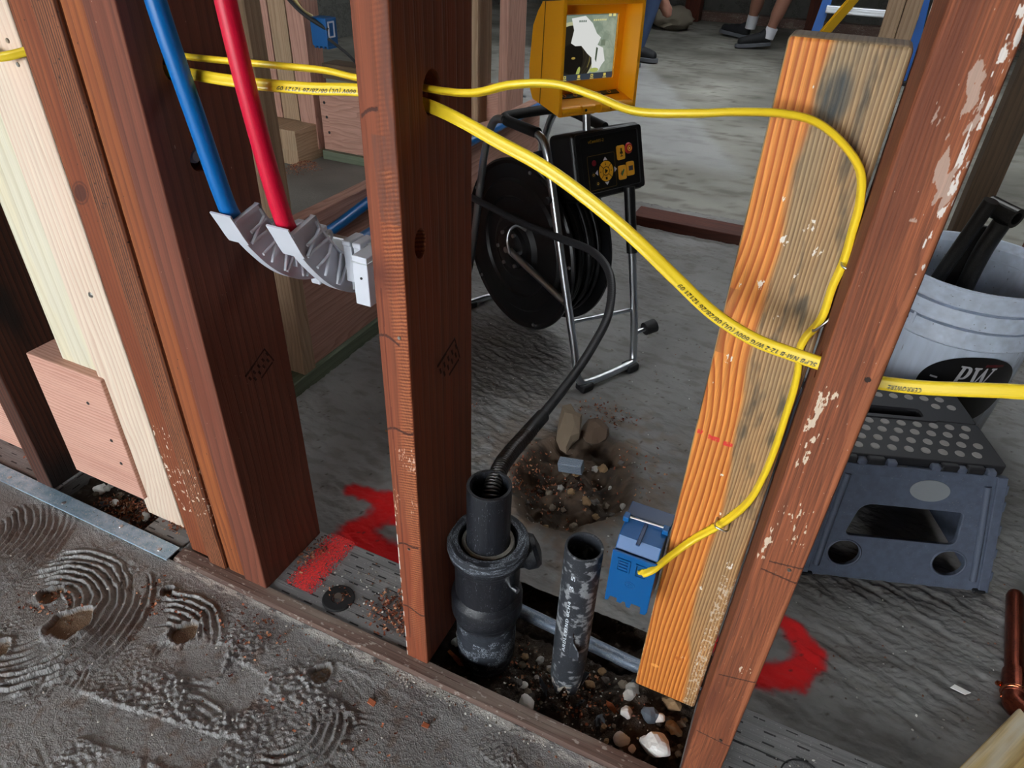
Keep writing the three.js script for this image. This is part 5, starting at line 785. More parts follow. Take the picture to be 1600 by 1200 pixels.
// ---- folding step stool
{
  const t = thing('step_stool', 'grey folding step stool with a dotted black top and cut-out handles', 'step stool', [0.297, SLAB, -1.05]);
  t.rotation.y = Math.atan2(0.326, 0.945) ; // local x runs along its front
  const topY = 0.222, hw = 0.142, d0 = -0.075, d1 = -0.30;          // top plate: z from d0 (front) to d1 (rear)
  // top in two hinged halves
  const half = (z0, z1, handle) => { const s = roundRect(-hw, -z0, hw, -z1, 0.006); if (handle) { const p = roundRect(-0.062, 0.195 - 0.0, 0.052, 0.222, 0.01, THREE.Path); s.holes.push(p); } const g = extrude(s, 0.014, 0.002, 2); g.rotateX(-Math.PI / 2); g.translate(0, topY - 0.014, 0); return g; };
  part('tread', half(d0, -0.188, false), M.stoolTop, t); part('tread', half(-0.192, d1, true), M.stoolTop, t);
  const zd = [[-0.098, 0], [-0.124, 0.5], [-0.15, 0], [-0.174, 0.5], [-0.238, 0.5], [-0.262, 0], [-0.286, 0.5]];
  for (const [z, o] of zd) for (let i = 0; i < 9; i++) { const x = -0.124 + (i + o * 0.9) * 0.0285; if (Math.abs(x) > hw - 0.012) continue; if (z < -0.2 && z > -0.24 && Math.abs(x + 0.005) < 0.09) continue; const g = lathe([[0, 0.0018], [0.0072, 0.0016], [0.0082, 0]], 20); g.translate(x, topY + 0.0018, z); part('grip_dot', g, M.dot, t); }
  { const s = roundRect(-0.085, 0.186, 0.075, 0.235, 0.012); s.holes.push(roundRect(-0.062, 0.195, 0.052, 0.222, 0.01, THREE.Path)); const g = extrude(s, 0.002, 0.001, 1); g.rotateX(-Math.PI / 2); g.translate(0, topY + 0.001, 0); part('handle_rim', g, M.stoolTop, t); }
  { const g = tube([[-0.06, topY - 0.02, -0.21], [0, topY - 0.022, -0.208], [0.05, topY - 0.02, -0.21]], 0.006, 30, 10); part('handle_grip', g, M.stool, t, 'grey grip inside the handle slot'); }
  for (const x of [-0.118, -0.072, 0.05, 0.092]) { const g = new RoundedBoxGeometry(0.03, 0.016, 0.016, 2, 0.004); g.translate(x, topY - 0.008, d0 + 0.004); part('hinge_knuckle', g, M.stoolTop, t); }
  for (const x of [-0.095, -0.045, 0.028, 0.07, 0.118]) { const g = new RoundedBoxGeometry(0.016, 0.018, 0.016, 2, 0.004); g.translate(x, topY - 0.012, d0 + 0.006); part('hinge_knuckle', g, M.stool, t); }
  // front panel leaning, with a window and two round holes
  const tilt = Math.atan2(0.067, 0.205), ph = 0.218;
  const fp = poly([[-0.158, 0], [0.158, 0], [0.136, ph], [-0.136, ph]]);
  { const w = new THREE.Path(); const c = [[-0.098, 0.082], [0.092, 0.082], [0.092, 0.148], [-0.078, 0.148]]; w.moveTo(c[0][0] + 0.01, c[0][1]); w.lineTo(c[1][0] - 0.016, c[1][1]); w.quadraticCurveTo(c[1][0], c[1][1], c[1][0], c[1][1] + 0.016); w.lineTo(c[2][0], c[2][1] - 0.01); w.quadraticCurveTo(c[2][0], c[2][1], c[2][0] - 0.01, c[2][1]); w.lineTo(c[3][0] + 0.02, c[3][1]); w.quadraticCurveTo(c[3][0], c[3][1], c[3][0] - 0.008, c[3][1] - 0.016); w.lineTo(c[0][0], c[0][1] + 0.01); w.quadraticCurveTo(c[0][0], c[0][1], c[0][0] + 0.01, c[0][1]); fp.holes.push(w); for (const x of [-0.092, 0.088]) { const q = new THREE.Path(); q.absellipse(x, 0.048, 0.029, 0.0255, 0, 2 * Math.PI, false); fp.holes.push(q); } }
  const lean = (g) => { g.rotateX(-tilt); return g; };
  { const g = extrude(fp, 0.006, 0.0016, 2, 24); part('front_panel', lean(g), M.stool, t); }
  for (const x of [-0.092, 0.088]) { const g = new THREE.TorusGeometry(0.0275, 0.002, 8, 40); g.scale(1.05, 0.93, 1); g.translate(x, 0.048, 0.007); part('hole_rim', lean(g), M.stool, t); }
  for (const s of [-1, 1]) { const g = tube([[0.136 * s, 0.02, 0.008], [0.128 * s, 0.1, 0.008], [0.116 * s, 0.2, 0.008]], 0.006, 30, 10); part('front_ridge', lean(g), M.stool, t); const e = poly([[0.15 * s, 0], [0.164 * s, 0], [0.142 * s, ph], [0.128 * s, ph]]); part('edge_band', lean(extrude(e, 0.010, 0.0015, 2)), M.stool, t); }
  for (const [yy, sc] of [[0.03, 1], [0.075, 1], [0.12, 1], [0.165, 1], [0.195, 0.8]]) { const g = new RoundedBoxGeometry(0.010, 0.020, 0.014, 2, 0.003); g.translate(0.166 - 0.022 * yy / ph, yy, 0.002); part('edge_tab', lean(g), M.stool, t); }
  { const s = new THREE.Shape(); s.absellipse(0.025, 0.182, 0.033, 0.0195, 0, 2 * Math.PI, false); const g = extrude(s, 0.0006, 0.0003, 1, 24); g.translate(0, 0, 0.0078); part('badge', lean(g), mat(rgb(146, 150, 154), 0.7), t, 'pale oval badge'); }
  // rear panel and folded side webs
  { const g = extrude(poly([[-0.158, 0], [0.158, 0], [0.136, ph], [-0.136, ph]]), 0.006, 0.0016, 2); g.rotateX(tilt); g.translate(0, 0, -0.365); part('rear_panel', g, M.stool, t); }
  for (const s of [-1, 1]) for (const f of [0, 1]) { const z0 = f ? -0.36 : -0.008, z1 = -0.2, e = poly([[z0, 0.03], [z1, 0.02], [z1, 0.205], [f ? -0.30 : -0.07, 0.205]]); const g = extrude(e, 0.005, 0.0012, 1); g.rotateY(-Math.PI / 2); g.translate(0.132 * s, 0, 0); part('side_web', g, M.stool, t); }
  for (const [x, z] of [[-0.15, 0.004], [0.15, 0.004], [-0.15, -0.36], [0.15, -0.36]]) { const g = new RoundedBoxGeometry(0.022, 0.008, 0.018, 2, 0.003); g.translate(x, 0.003, z); part('foot', g, M.rubber, t); }
}
// ---- people: one continuous surface per body from tapered capsules
function fieldMesh(bones, box, res, k = 0.02) {               // bones: [ax,ay,az,bx,by,bz,ra,rb]
  const [x0, y0, z0, size] = box, mc = new MarchingCubes(res, new THREE.MeshStandardMaterial(), false, false, 400000), hs = size / 2; mc.isolation = 0;
  for (let c = 0; c < res; c++) for (let b = 0; b < res; b++) for (let a = 0; a < res; a++) {
    const px = x0 + hs * (1 + (a - res / 2) / (res / 2)), py = y0 + hs * (1 + (b - res / 2) / (res / 2)), pz = z0 + hs * (1 + (c - res / 2) / (res / 2));
    let d = 9;
    for (const q of bones) {
      const dx = q[3] - q[0], dy = q[4] - q[1], dz = q[5] - q[2], l2 = dx * dx + dy * dy + dz * dz, t = l2 ? clamp(((px - q[0]) * dx + (py - q[1]) * dy + (pz - q[2]) * dz) / l2) : 0;
      const e = Math.hypot(px - q[0] - dx * t, py - q[1] - dy * t, pz - q[2] - dz * t) - (q[6] + (q[7] - q[6]) * t);
      if (d > 8) d = e; else { const h = clamp(0.5 + 0.5 * (d - e) / k); d = lerp(d, e, h) - k * h * (1 - h); }
    }
    mc.field[c * res * res + b * res + a] = -d;
  }
  mc.update();
  const n = mc.count ?? mc.geometry.drawRange.count, g = new THREE.BufferGeometry(), p = new Float32Array(mc.positionArray.slice(0, n * 3)), nn = new Float32Array(mc.normalArray.slice(0, n * 3));
  for (let i = 0; i < n; i++) { p[i * 3] = x0 + hs + p[i * 3] * hs; p[i * 3 + 1] = y0 + hs + p[i * 3 + 1] * hs; p[i * 3 + 2] = z0 + hs + p[i * 3 + 2] * hs; }
  g.setAttribute('position', new THREE.BufferAttribute(p, 3)); g.setAttribute('normal', new THREE.BufferAttribute(nn, 3)); g.setAttribute('uv', new THREE.BufferAttribute(new Float32Array(n * 2), 2)); return g;
}
const skin = mat(rgb(150, 104, 86), 0.6), jeans = new THREE.MeshStandardMaterial({ map: speckTex([58, 78, 112], [96, 116, 148], 0.6, 301, 2), roughness: 0.85 }), cloth = mat(rgb(44, 46, 52), 0.9), sock = mat(rgb(206, 206, 212), 0.9), hairM = mat(rgb(40, 30, 24), 0.9);
const fingers = (hx, hy, hz, dx, dy, dz) => { const r = []; for (let i = 0; i < 4; i++) { const o = (i - 1.5) * 0.02; const l = [0.07, 0.08, 0.075, 0.06][i]; const bx = hx + o, kx = bx + dx * l * 0.55, ky = hy + dy * l * 0.55, kz = hz + dz * l * 0.55; r.push([bx, hy, hz, kx, ky, kz, 0.0095, 0.009], [kx, ky, kz, kx + dx * l * 0.45, ky + dy * l * 0.5 - 0.012, kz + dz * l * 0.3, 0.009, 0.0075]); } r.push([hx - 0.035, hy + 0.03, hz, hx - 0.055 + dx * 0.03, hy + 0.005, hz + dz * 0.03, 0.011, 0.009]); return r; };
function shoe(toe, heel, parent, off) {                       // a low trainer
  const T = V(...toe), Hh = V(...heel), d = T.clone().sub(Hh), L = d.length(), g = new THREE.Group(); g.name = numbered('shoe'); parent.add(g); g.position.copy(Hh.clone().sub(off)); g.rotation.y = Math.atan2(-d.z, d.x); g.rotation.z = Math.asin(d.y / L);
  const sole = new THREE.Shape(); sole.moveTo(-0.03, 0); sole.bezierCurveTo(-0.04, 0.036, 0.02, 0.04, 0.1, 0.034); sole.bezierCurveTo(0.17, 0.05, L, 0.05, L + 0.015, 0.0); sole.bezierCurveTo(L, -0.05, 0.17, -0.05, 0.1, -0.036); sole.bezierCurveTo(0.02, -0.04, -0.04, -0.036, -0.03, 0);
  const sg = extrude(sole, 0.022, 0.004, 2); sg.rotateX(-Math.PI / 2); part('sole', sg, mat(rgb(88, 90, 96), 0.6), g);
  const up = fieldMesh([[0.0, 0.05, 0, 0.1, 0.052, 0, 0.036, 0.04], [0.1, 0.05, 0, L - 0.035, 0.04, 0, 0.04, 0.036], [0.02, 0.06, 0, 0.03, 0.092, 0, 0.038, 0.036], [0.05, 0.07, 0, 0.16, 0.055, 0, 0.034, 0.03]], [-0.08, -0.1, -0.2, 0.44], 44, 0.02);
  part('upper', up, mat(rgb(18, 19, 24), 0.7), g);
  for (let i = 0; i < 4; i++) part('lace', bar([0.08 + i * 0.022, 0.098 - i * 0.006, -0.02], [0.088 + i * 0.022, 0.097 - i * 0.006, 0.02], 0.003, 6), mat(rgb(70, 72, 78), 0.9), g);
}
{ // standing worker: only shins, socks and shoes are inside the frame
  const base = V(-0.86, SLAB, -7.1), t = thing('person', 'person in black trainers, white socks and shorts, mid-step near the back wall', 'person', base.toArray());
  const A = { foot: [-1.06, 0.06, -7.45], ankle: [-1.02, 0.09, -7.43], knee: [-0.99, 0.48, -7.38], hip: [-0.84, 0.90, -7.22] }, Bq = { foot: [-0.82, 0.05, -6.95], ankle: [-0.79, 0.09, -6.96], knee: [-0.70, 0.47, -6.98], hip: [-0.80, 0.90, -7.06] };
  const b = (p, q, r, s) => [...p, ...q, r, s];
  const bones = [b(A.ankle, A.knee, 0.038, 0.056), b([-1.0, 0.24, -7.42], [-0.985, 0.36, -7.41], 0.05, 0.055), b(A.knee, A.hip, 0.06, 0.088), b(Bq.ankle, Bq.knee, 0.038, 0.056), b([-0.755, 0.24, -6.955], [-0.72, 0.36, -6.955], 0.05, 0.055), b(Bq.knee, Bq.hip, 0.06, 0.088),
    b([-0.82, 0.92, -7.2], [-0.82, 0.92, -7.08], 0.12, 0.12), b([-0.82, 0.95, -7.14], [-0.84, 1.32, -7.14], 0.13, 0.15), b([-0.84, 1.36, -7.28], [-0.84, 1.36, -7.0], 0.075, 0.075), b([-0.84, 1.4, -7.14], [-0.855, 1.5, -7.14], 0.058, 0.055), b([-0.87, 1.58, -7.14], [-0.87, 1.65, -7.14], 0.085, 0.095), b([-0.95, 1.59, -7.14], [-0.965, 1.575, -7.14], 0.018, 0.012), b([-0.84, 1.37, -7.32], [-0.82, 1.08, -7.36], 0.05, 0.04), b([-0.82, 1.08, -7.36], [-0.9, 0.86, -7.38], 0.04, 0.028), b([-0.84, 1.37, -6.96], [-0.82, 1.08, -6.92], 0.05, 0.04), b([-0.82, 1.08, -6.92], [-0.9, 0.86, -6.9], 0.04, 0.028), b([-0.9, 0.86, -7.38], [-0.92, 0.79, -7.38], 0.028, 0.034), b([-0.9, 0.86, -6.9], [-0.92, 0.79, -6.9], 0.028, 0.034), ...fingers(-0.92, 0.76, -7.38, -0.2, -1, 0), ...fingers(-0.92, 0.76, -6.9, -0.2, -1, 0)];
  const g = fieldMesh(bones, [-1.75, -0.05, -8.05, 1.8], 128, 0.03); g.translate(-base.x, -base.y, -base.z); part('body', g, skin, t);
  const shirt = fieldMesh([b([-0.82, 0.9, -7.14], [-0.84, 1.32, -7.14], 0.155, 0.17), b([-0.84, 1.36, -7.29], [-0.84, 1.36, -6.99], 0.09, 0.09), b([-0.84, 1.36, -7.32], [-0.82, 1.14, -7.36], 0.066, 0.06), b([-0.84, 1.36, -6.96], [-0.82, 1.14, -6.92], 0.066, 0.06)], [-1.35, 0.6, -7.6, 1.0], 64, 0.03); shirt.translate(-base.x, -base.y, -base.z); part('shirt', shirt, cloth, t);
  const sh = fieldMesh([b([-0.98, 0.56, -7.36], A.hip, 0.09, 0.115), b([-0.72, 0.56, -6.99], Bq.hip, 0.09, 0.115), b([-0.82, 0.92, -7.2], [-0.82, 0.92, -7.08], 0.14, 0.14)], [-1.3, 0.4, -7.6, 0.9], 60, 0.03); sh.translate(-base.x, -base.y, -base.z); part('shorts', sh, mat(rgb(60, 58, 54), 0.9), t);
  const hr = fieldMesh([b([-0.855, 1.65, -7.14], [-0.845, 1.6, -7.14], 0.1, 0.094)], [-1.05, 1.4, -7.34, 0.4], 36, 0.02); hr.translate(-base.x, -base.y, -base.z); part('hair', hr, hairM, t);
  for (const [p, q] of [[[-1.02, 0.055, -7.43], [-1.012, 0.165, -7.425]], [[-0.79, 0.05, -6.96], [-0.772, 0.135, -6.96]]]) { const sgeo = bar(p, q, 0.047, 18, 0.049); sgeo.translate(-base.x, -base.y, -base.z); part('sock', sgeo, sock, t); }
  shoe([-1.30, SLAB + 0.03, -7.55], [-1.05, SLAB + 0.012, -7.45], t, base); shoe([-1.02, SLAB + 0.012, -6.86], [-0.79, SLAB + 0.035, -6.97], t, base);
}
{ // squatting worker in jeans, mostly behind the monitor
  const base = V(-1.66, SLAB, -5.75), t = thing('person', 'person in blue jeans squatting on the slab, mostly behind the orange monitor', 'person', base.toArray());
  const b = (p, q, r, s) => [...p, ...q, r, s];
  const J = [b([-1.60, 0.06, -5.72], [-1.52, 0.47, -5.74], 0.058, 0.078), b([-1.52, 0.47, -5.74], [-1.88, 0.36, -5.78], 0.082, 0.11), b([-1.66, 0.06, -5.46], [-1.58, 0.48, -5.44], 0.058, 0.078), b([-1.58, 0.48, -5.44], [-1.9, 0.36, -5.56], 0.082, 0.11), b([-1.93, 0.36, -5.76], [-1.93, 0.36, -5.56], 0.13, 0.13)];
  const bodyB = [b([-1.60, 0.1, -5.72], [-1.52, 0.47, -5.74], 0.04, 0.055), b([-1.52, 0.47, -5.74], [-1.88, 0.36, -5.78], 0.06, 0.09), b([-1.66, 0.1, -5.46], [-1.58, 0.48, -5.44], 0.04, 0.055), b([-1.58, 0.48, -5.44], [-1.9, 0.36, -5.56], 0.06, 0.09), b([-1.93, 0.36, -5.74], [-1.93, 0.36, -5.58], 0.11, 0.11), b([-1.93, 0.4, -5.66], [-1.74, 0.78, -5.66], 0.12, 0.14), b([-1.72, 0.8, -5.8], [-1.72, 0.8, -5.52], 0.07, 0.07), b([-1.7, 0.84, -5.66], [-1.64, 0.93, -5.66], 0.055, 0.052), b([-1.6, 1.0, -5.66], [-1.6, 1.06, -5.66], 0.085, 0.094), b([-1.52, 1.0, -5.66], [-1.5, 0.985, -5.66], 0.018, 0.012), b([-1.7, 0.8, -5.84], [-1.58, 0.56, -5.9], 0.048, 0.04), b([-1.58, 0.56, -5.9], [-1.50, 0.40, -5.9], 0.038, 0.028), b([-1.50, 0.40, -5.9], [-1.475, 0.36, -5.9], 0.028, 0.032), ...fingers(-1.475, 0.345, -5.9, 0.5, -0.8, 0.1), b([-1.7, 0.8, -5.5], [-1.6, 0.62, -5.4], 0.048, 0.04), b([-1.6, 0.62, -5.4], [-1.52, 0.52, -5.42], 0.038, 0.03), b([-1.52, 0.52, -5.42], [-1.47, 0.51, -5.44], 0.028, 0.032), ...fingers(-1.46, 0.5, -5.44, 0.8, -0.4, 0.1)];
  const mv = (g) => { g.translate(-base.x, -base.y, -base.z); return g; };
  part('body', mv(fieldMesh(bodyB, [-2.3, -0.05, -6.3, 1.3], 110, 0.03)), skin, t);
  part('jeans', mv(fieldMesh(J, [-2.2, -0.1, -6.2, 1.0], 76, 0.03)), jeans, t);
  part('shirt', mv(fieldMesh([b([-1.94, 0.42, -5.66], [-1.74, 0.78, -5.66], 0.145, 0.158), b([-1.72, 0.8, -5.82], [-1.72, 0.8, -5.5], 0.085, 0.085), b([-1.7, 0.8, -5.84], [-1.63, 0.64, -5.88], 0.062, 0.056), b([-1.7, 0.8, -5.5], [-1.64, 0.68, -5.43], 0.062, 0.056)], [-2.2, 0.2, -6.1, 0.9], 60, 0.03)), cloth, t);
  part('hair', mv(fieldMesh([b([-1.625, 1.06, -5.66], [-1.635, 1.0, -5.66], 0.098, 0.09)], [-1.82, 0.8, -5.86, 0.4], 36, 0.02)), hairM, t);
  shoe([-1.43, SLAB + 0.012, -5.70], [-1.66, SLAB + 0.012, -5.73], t, base); shoe([-1.49, SLAB + 0.012, -5.44], [-1.72, SLAB + 0.012, -5.47], t, base);
}
// ---- ladder and clutter at the back
{
  const t = thing('ladder', 'blue stepladder with a shiny tread behind the grey stud pair', 'ladder', [0, SLAB, -6.0]);
  const blue = mat(rgb(22, 84, 158), 0.45);
  const rail = (x0, x1, y1) => { const s = poly([[-0.032, 0], [0.032, 0], [0.032, 0.005], [0.026, 0.005], [0.026, 0.022], [-0.026, 0.022], [-0.026, 0.005], [-0.032, 0.005]]); const g = extrude(s, y1); g.rotateX(-Math.PI / 2); const p = g.attributes.position; for (let i = 0; i < p.count; i++) { const k = p.getY(i) / y1; p.setX(i, p.getX(i) + lerp(x0, x1, k)); p.setZ(i, p.getZ(i) - 0.32 * k); } g.computeVertexNormals(); return g; };
  part('rail', rail(-0.39, -0.20, 1.9), blue, t); part('rail', rail(0.33, 0.14, 1.9), blue, t);
  for (const y of [0.43, 0.72, 1.01, 1.3, 1.59]) { const k = y / 1.9, a = lerp(-0.375, -0.19, k), b = lerp(0.315, 0.13, k); const g = new RoundedBoxGeometry(b - a, 0.05, 0.08, 2, 0.006); g.translate((a + b) / 2, y, -0.32 * k); part('tread', g, M.steel, t); for (const dz of [-0.012, 0.006]) { const q = new RoundedBoxGeometry(b - a, 0.006, 0.004, 1, 0.001); q.translate((a + b) / 2, y + dz, -0.32 * k + 0.041); part('tread_rib', q, M.steel, t); } }
  part('rear_rail', bar([-0.42, 0, -1.0], [-0.2, 1.85, -0.36], 0.018, 10), blue, t); part('rear_rail', bar([0.36, 0, -1.0], [0.14, 1.85, -0.36], 0.018, 10), blue, t);
  part('foot', (() => { const g = new RoundedBoxGeometry(0.08, 0.03, 0.07, 2, 0.008); g.translate(-0.39, 0.015, 0); return g; })(), M.rubber, t); part('foot', (() => { const g = new RoundedBoxGeometry(0.08, 0.03, 0.07, 2, 0.008); g.translate(0.33, 0.015, 0); return g; })(), M.rubber, t);
}
{ const t = thing('spirit_level', 'yellow channel-shaped bar leaning on the ladder', 'bar', [-0.33, SLAB, -5.95]); const s = poly([[-0.03, -0.014], [0.03, -0.014], [0.03, -0.008], [0.01, -0.006], [0.01, 0.006], [0.03, 0.008], [0.03, 0.014], [-0.03, 0.014], [-0.03, 0.008], [-0.012, 0.006], [-0.012, -0.006], [-0.03, -0.008]]); const g = extrude(s, 0.70, 0.001, 1); g.applyQuaternion(new THREE.Quaternion().setFromUnitVectors(V(0, 0, 1), V(0.50, 0.86, -0.08).normalize())); g.translate(-0.13, 0.01, 0.09); part('bar', g, mat(rgb(206, 158, 10), 0.5), t); t.name = 'yellow_bar'; }
{ const t = thing('sack', 'slumped beige sack lying on the slab beside the squatting worker', 'sack', [-1.80, SLAB, -7.6]); const g = rock(0.21, 55, 0.5, 0.25, 3); g.computeVertexNormals(); g.translate(0, 0.10, 0); part('cloth', toCreasedNormals(g, 1.2), mat(rgb(120, 112, 98), 0.95), t); }
{ const t = thing('outlet_box', 'small blue outlet box on the far stud with a black cable entering it', 'electrical box', [-2.03, 0.43, -2.5]); let g = new RoundedBoxGeometry(0.08, 0.105, 0.07, 2, 0.004); g.translate(0, 0.05, -0.035); part('body', g, M.blueBox, t); const f = roundRect(-0.02, -0.03, 0.02, 0.03, 0.003); f.holes.push(roundRect(-0.014, -0.024, 0.014, 0.024, 0.002, THREE.Path)); const q = extrude(f, 0.003); q.rotateY(Math.PI / 2); q.translate(0.04, 0.06, -0.03); part('clamp_frame', q, M.bracket, t); for (const x of [-0.03, -0.01, 0.012, 0.032]) { const n = new RoundedBoxGeometry(0.01, 0.012, 0.06, 1, 0.002); n.translate(x, -0.006, -0.035); part('notch_tab', n, M.blueBox, t); } }
solo('black_cable', tube([[-2.16, 0.62, -2.46], [-2.08, 0.55, -2.47], [-1.99, 0.49, -2.51]], 0.008, 30, 10), M.rubber, 'black cable slanting down into the far blue box', 'cable');
solo('pale_cable', tube([[-2.14, 0.62, -2.49], [-2.10, 0.56, -2.49], [-2.07, 0.53, -2.52]], 0.008, 30, 10), mat(rgb(210, 190, 130), 0.5), 'short pale yellowish cable behind the black one at the far box', 'cable');
solo('black_cable', tube([[-1.985, 0.46, -2.5], [-1.90, 0.40, -2.52], [-1.80, 0.33, -2.5], [-1.7, 0.30, -2.5]], 0.006, 30, 8), M.rubber, 'black cable leaving the far blue box towards the saw-marked stud', 'cable');
{ const t = thing('red_tool', 'small red tool lying in the dark between two far studs', 'tool', [-2.0, SLAB, -4.1]); const g = bar([0, 0.03, 0], [0.14, 0.03, 0.06], 0.022, 14, 0.026); part('handle', g, mat(rgb(180, 24, 40), 0.5), t); part('blade', bar([0.14, 0.03, 0.06], [0.24, 0.03, 0.1], 0.006, 8), M.steel, t); }
// copper fitting and a timber end in the corner
{
  const t = thing('copper_pipe', 'dark copper pipe with a rounded end lying on the slab', 'pipe', [0.484, SLAB, -0.995]);
  const turn = (g) => { g.rotateX(-Math.PI / 2); g.rotateY(-0.11); return g; };
  const g = lathe([[0, 0.112], [0.006, 0.111], [0.0115, 0.107], [0.014, 0.098], [0.014, -0.09]], 32); turn(g); g.translate(0, 0.0145, 0); part('tube', g, M.copper, t);
  const j = lathe([[0.014, -0.075], [0.0185, -0.078], [0.0195, -0.09], [0.0195, -0.125], [0.014, -0.128]], 32); turn(j); j.translate(0, 0.0195, 0); part('joint', j, M.copper, t);
  const el = tube([[-0.012, 0.0195, 0.115], [-0.016, 0.021, 0.14], [0.004, 0.03, 0.16], [0.05, 0.04, 0.165], [0.12, 0.05, 0.16]], 0.0175, 40, 18); part('elbow', el, M.copper, t);
  const rg = new THREE.TorusGeometry(0.0178, 0.0035, 8, 28); rg.rotateZ(0.1); rg.rotateY(-0.11); rg.translate(-0.013, 0.0195, 0.118); part('joint_lip', rg, M.copperBright, t, 'bright scraped joint lip');
  for (const [x, z] of [[-0.034, 0.108], [-0.03, 0.13]]) { const q = rock(0.006, 31 + Math.round(x * -1000), 0.9, 0.3, 1); q.translate(x, 0.018, z); part('solder_blob', q, M.copperBright, t); }
}
{ const t = thing('timber_end', 'worn pale timber on the slab crossing the bottom corner of the view', 'timber', [0.378, SLAB, -0.70]); const g = lumber(0.6, 0.038, 0.089, 'x', 0.004); g.translate(0.3, 0.0185, 0.0445); g.rotateY(1.017); part('timber', g, wood({ a: [206, 174, 112], b: [134, 102, 60], freq: 60, contrast: 0.5, s: 19, patch: 0.9, patchCol: [224, 216, 200], bump: 0.0005 }), t); }
// ---- rubble in the pit and chips on the floor
const stoneMats = [M.stoneA, M.stoneB, M.stoneC, M.stoneD, M.stoneE];
const chunkGeos = Array.from({ length: 4 }, (_, i) => { const g = mergeVertices(new THREE.IcosahedronGeometry(1, 4).deleteAttribute('normal').deleteAttribute('uv')), p = g.attributes.position; for (let k = 0; k < p.count; k++) { const n = V(p.getX(k), p.getY(k), p.getZ(k)); let m = 9; for (let j = 0; j < 11; j++) { const d = V(hsh(j, i, 21) - 0.5, hsh(j, i, 22) - 0.5, hsh(j, i, 23) - 0.5).normalize(); const c = d.dot(n); if (c > 0.15) m = Math.min(m, (0.62 + 0.3 * hsh(j, i, 24)) / c); } m = Math.min(m, 1.05) * (1 + 0.10 * (fbm(n.x * 5 + 3, n.y * 5 + n.z * 4, i + 25, 4) - 0.5)); p.setXYZ(k, n.x * m, n.y * m * 0.7, n.z * m * 0.85); } const q = g.toNonIndexed(); q.computeVertexNormals(); q.setAttribute('uv', new THREE.BufferAttribute(new Float32Array(q.attributes.position.count * 2), 2)); return q; });
const stoneGeos = Array.from({ length: 8 }, (_, i) => rock(1, 400 + i * 13, 0.7, 0.4, 1));
function stone(x, z, r, m, label, group, y) { const o = shade(new THREE.Mesh(m === M.chalk ? chunkGeos[Math.floor(rnd() * 4)] : stoneGeos[Math.floor(rnd() * 8)], m)); o.name = numbered('stone'); o.scale.setScalar(r); o.position.set(x, y ?? soilY(x, z) + r * 0.35, z); o.rotation.set(rr(-0.4, 0.4), rr(0, 6.3), rr(-0.4, 0.4)); scene.add(o); tag(o, label, 'stone', group); return o; }
for (const [x, z, r, m, lab] of [
  [-0.001, -0.553, 0.024, M.chalk, 'large white rough plaster chunk by the foot of the leaning stud'], [-0.049, -0.546, 0.012, M.chalk, 'second white plaster chunk, just left of the large one'], [-0.032, -0.538, 0.0075, M.chalk, 'small white sliver between the two white plaster chunks'],
  [-0.196, -0.548, 0.018, M.chalk, 'flat white plaster chip beside the torn pipe foot'], [-0.215, -0.578, 0.008, M.chalk, 'white chip between the two drain pipes'],
  [-0.332, -0.602, 0.014, M.chalk, 'broken white plaster left of the drain fitting'], [-0.336, -0.58, 0.009, M.chalk, 'little white pebble at the foot of the saw-marked stud'],
  [-0.057, -0.622, 0.013, M.stoneD, 'pale grey stone under the end of the orange board'], [-0.056, -0.585, 0.0115, M.chalk, 'pale stone lying in the middle of the pit'], [-0.088, -0.572, 0.0095, M.stoneE, 'bluish grey pebble right of the torn pipe foot'],
  [-0.008, -0.594, 0.008, M.chalk, 'white pebble above the large plaster chunk'], [0.014, -0.59, 0.012, M.stoneC, 'ochre stone against the leaning stud'], [0.003, -0.628, 0.015, M.stoneC, 'wide ochre stone tucked below the orange board'], [-0.022, -0.594, 0.012, M.stoneE, 'dark bluish stone beside the white pebble'],
  [-1.117, -0.566, 0.016, M.chalk, 'rough pale rubble at the foot of the sooty stud'], [-1.06, -0.55, 0.010, M.chalk, 'white lump before the dark pipe mouth under the pink board'], [-0.975, -0.55, 0.011, M.chalk, 'pale lump right of the dark pipe mouth under the pink board'],
  [0.485, -1.0, 0.009, M.chalk, 'white crumb on the slab in front of the stool'],
]) stone(x, z, r, m, lab, undefined, lab.includes('slab') ? SLAB + 0.004 : undefined);
for (let k = 0; k < 60; k++) { const x = rr(-0.335, 0.03), z = rr(-0.655, -0.525); if (Math.hypot(x + 0.29, z + 0.60) < 0.058 || Math.hypot(x + 0.152, z + 0.592) < 0.034) continue; stone(x, z, rr(0.0035, 0.0075), stoneMats[Math.floor(rnd() * rnd() * 5)], 'small loose stone among the rubble around the drain pipes', 'rubble stones in the pit'); }
for (let k = 0; k < 16; k++) stone(rr(-1.14, -0.95), rr(-0.60, -0.53), rr(0.004, 0.009), stoneMats[Math.floor(rnd() * 5)], 'small loose stone in the hollow under the pink board', 'rubble stones under the pink board');
for (let k = 0; k < 26; k++) { const a = rr(0, 6.28), d = rr(0.02, 0.12), x = holeX + d * Math.cos(a), z = holeZ + d * 1.2 * Math.sin(a); stone(x, z, rr(0.004, 0.011), stoneMats[Math.floor(rnd() * 4)], 'small loose stone in the broken-out hole in the slab', 'stones in the slab hole', slabH(x, z) + 0.003); }
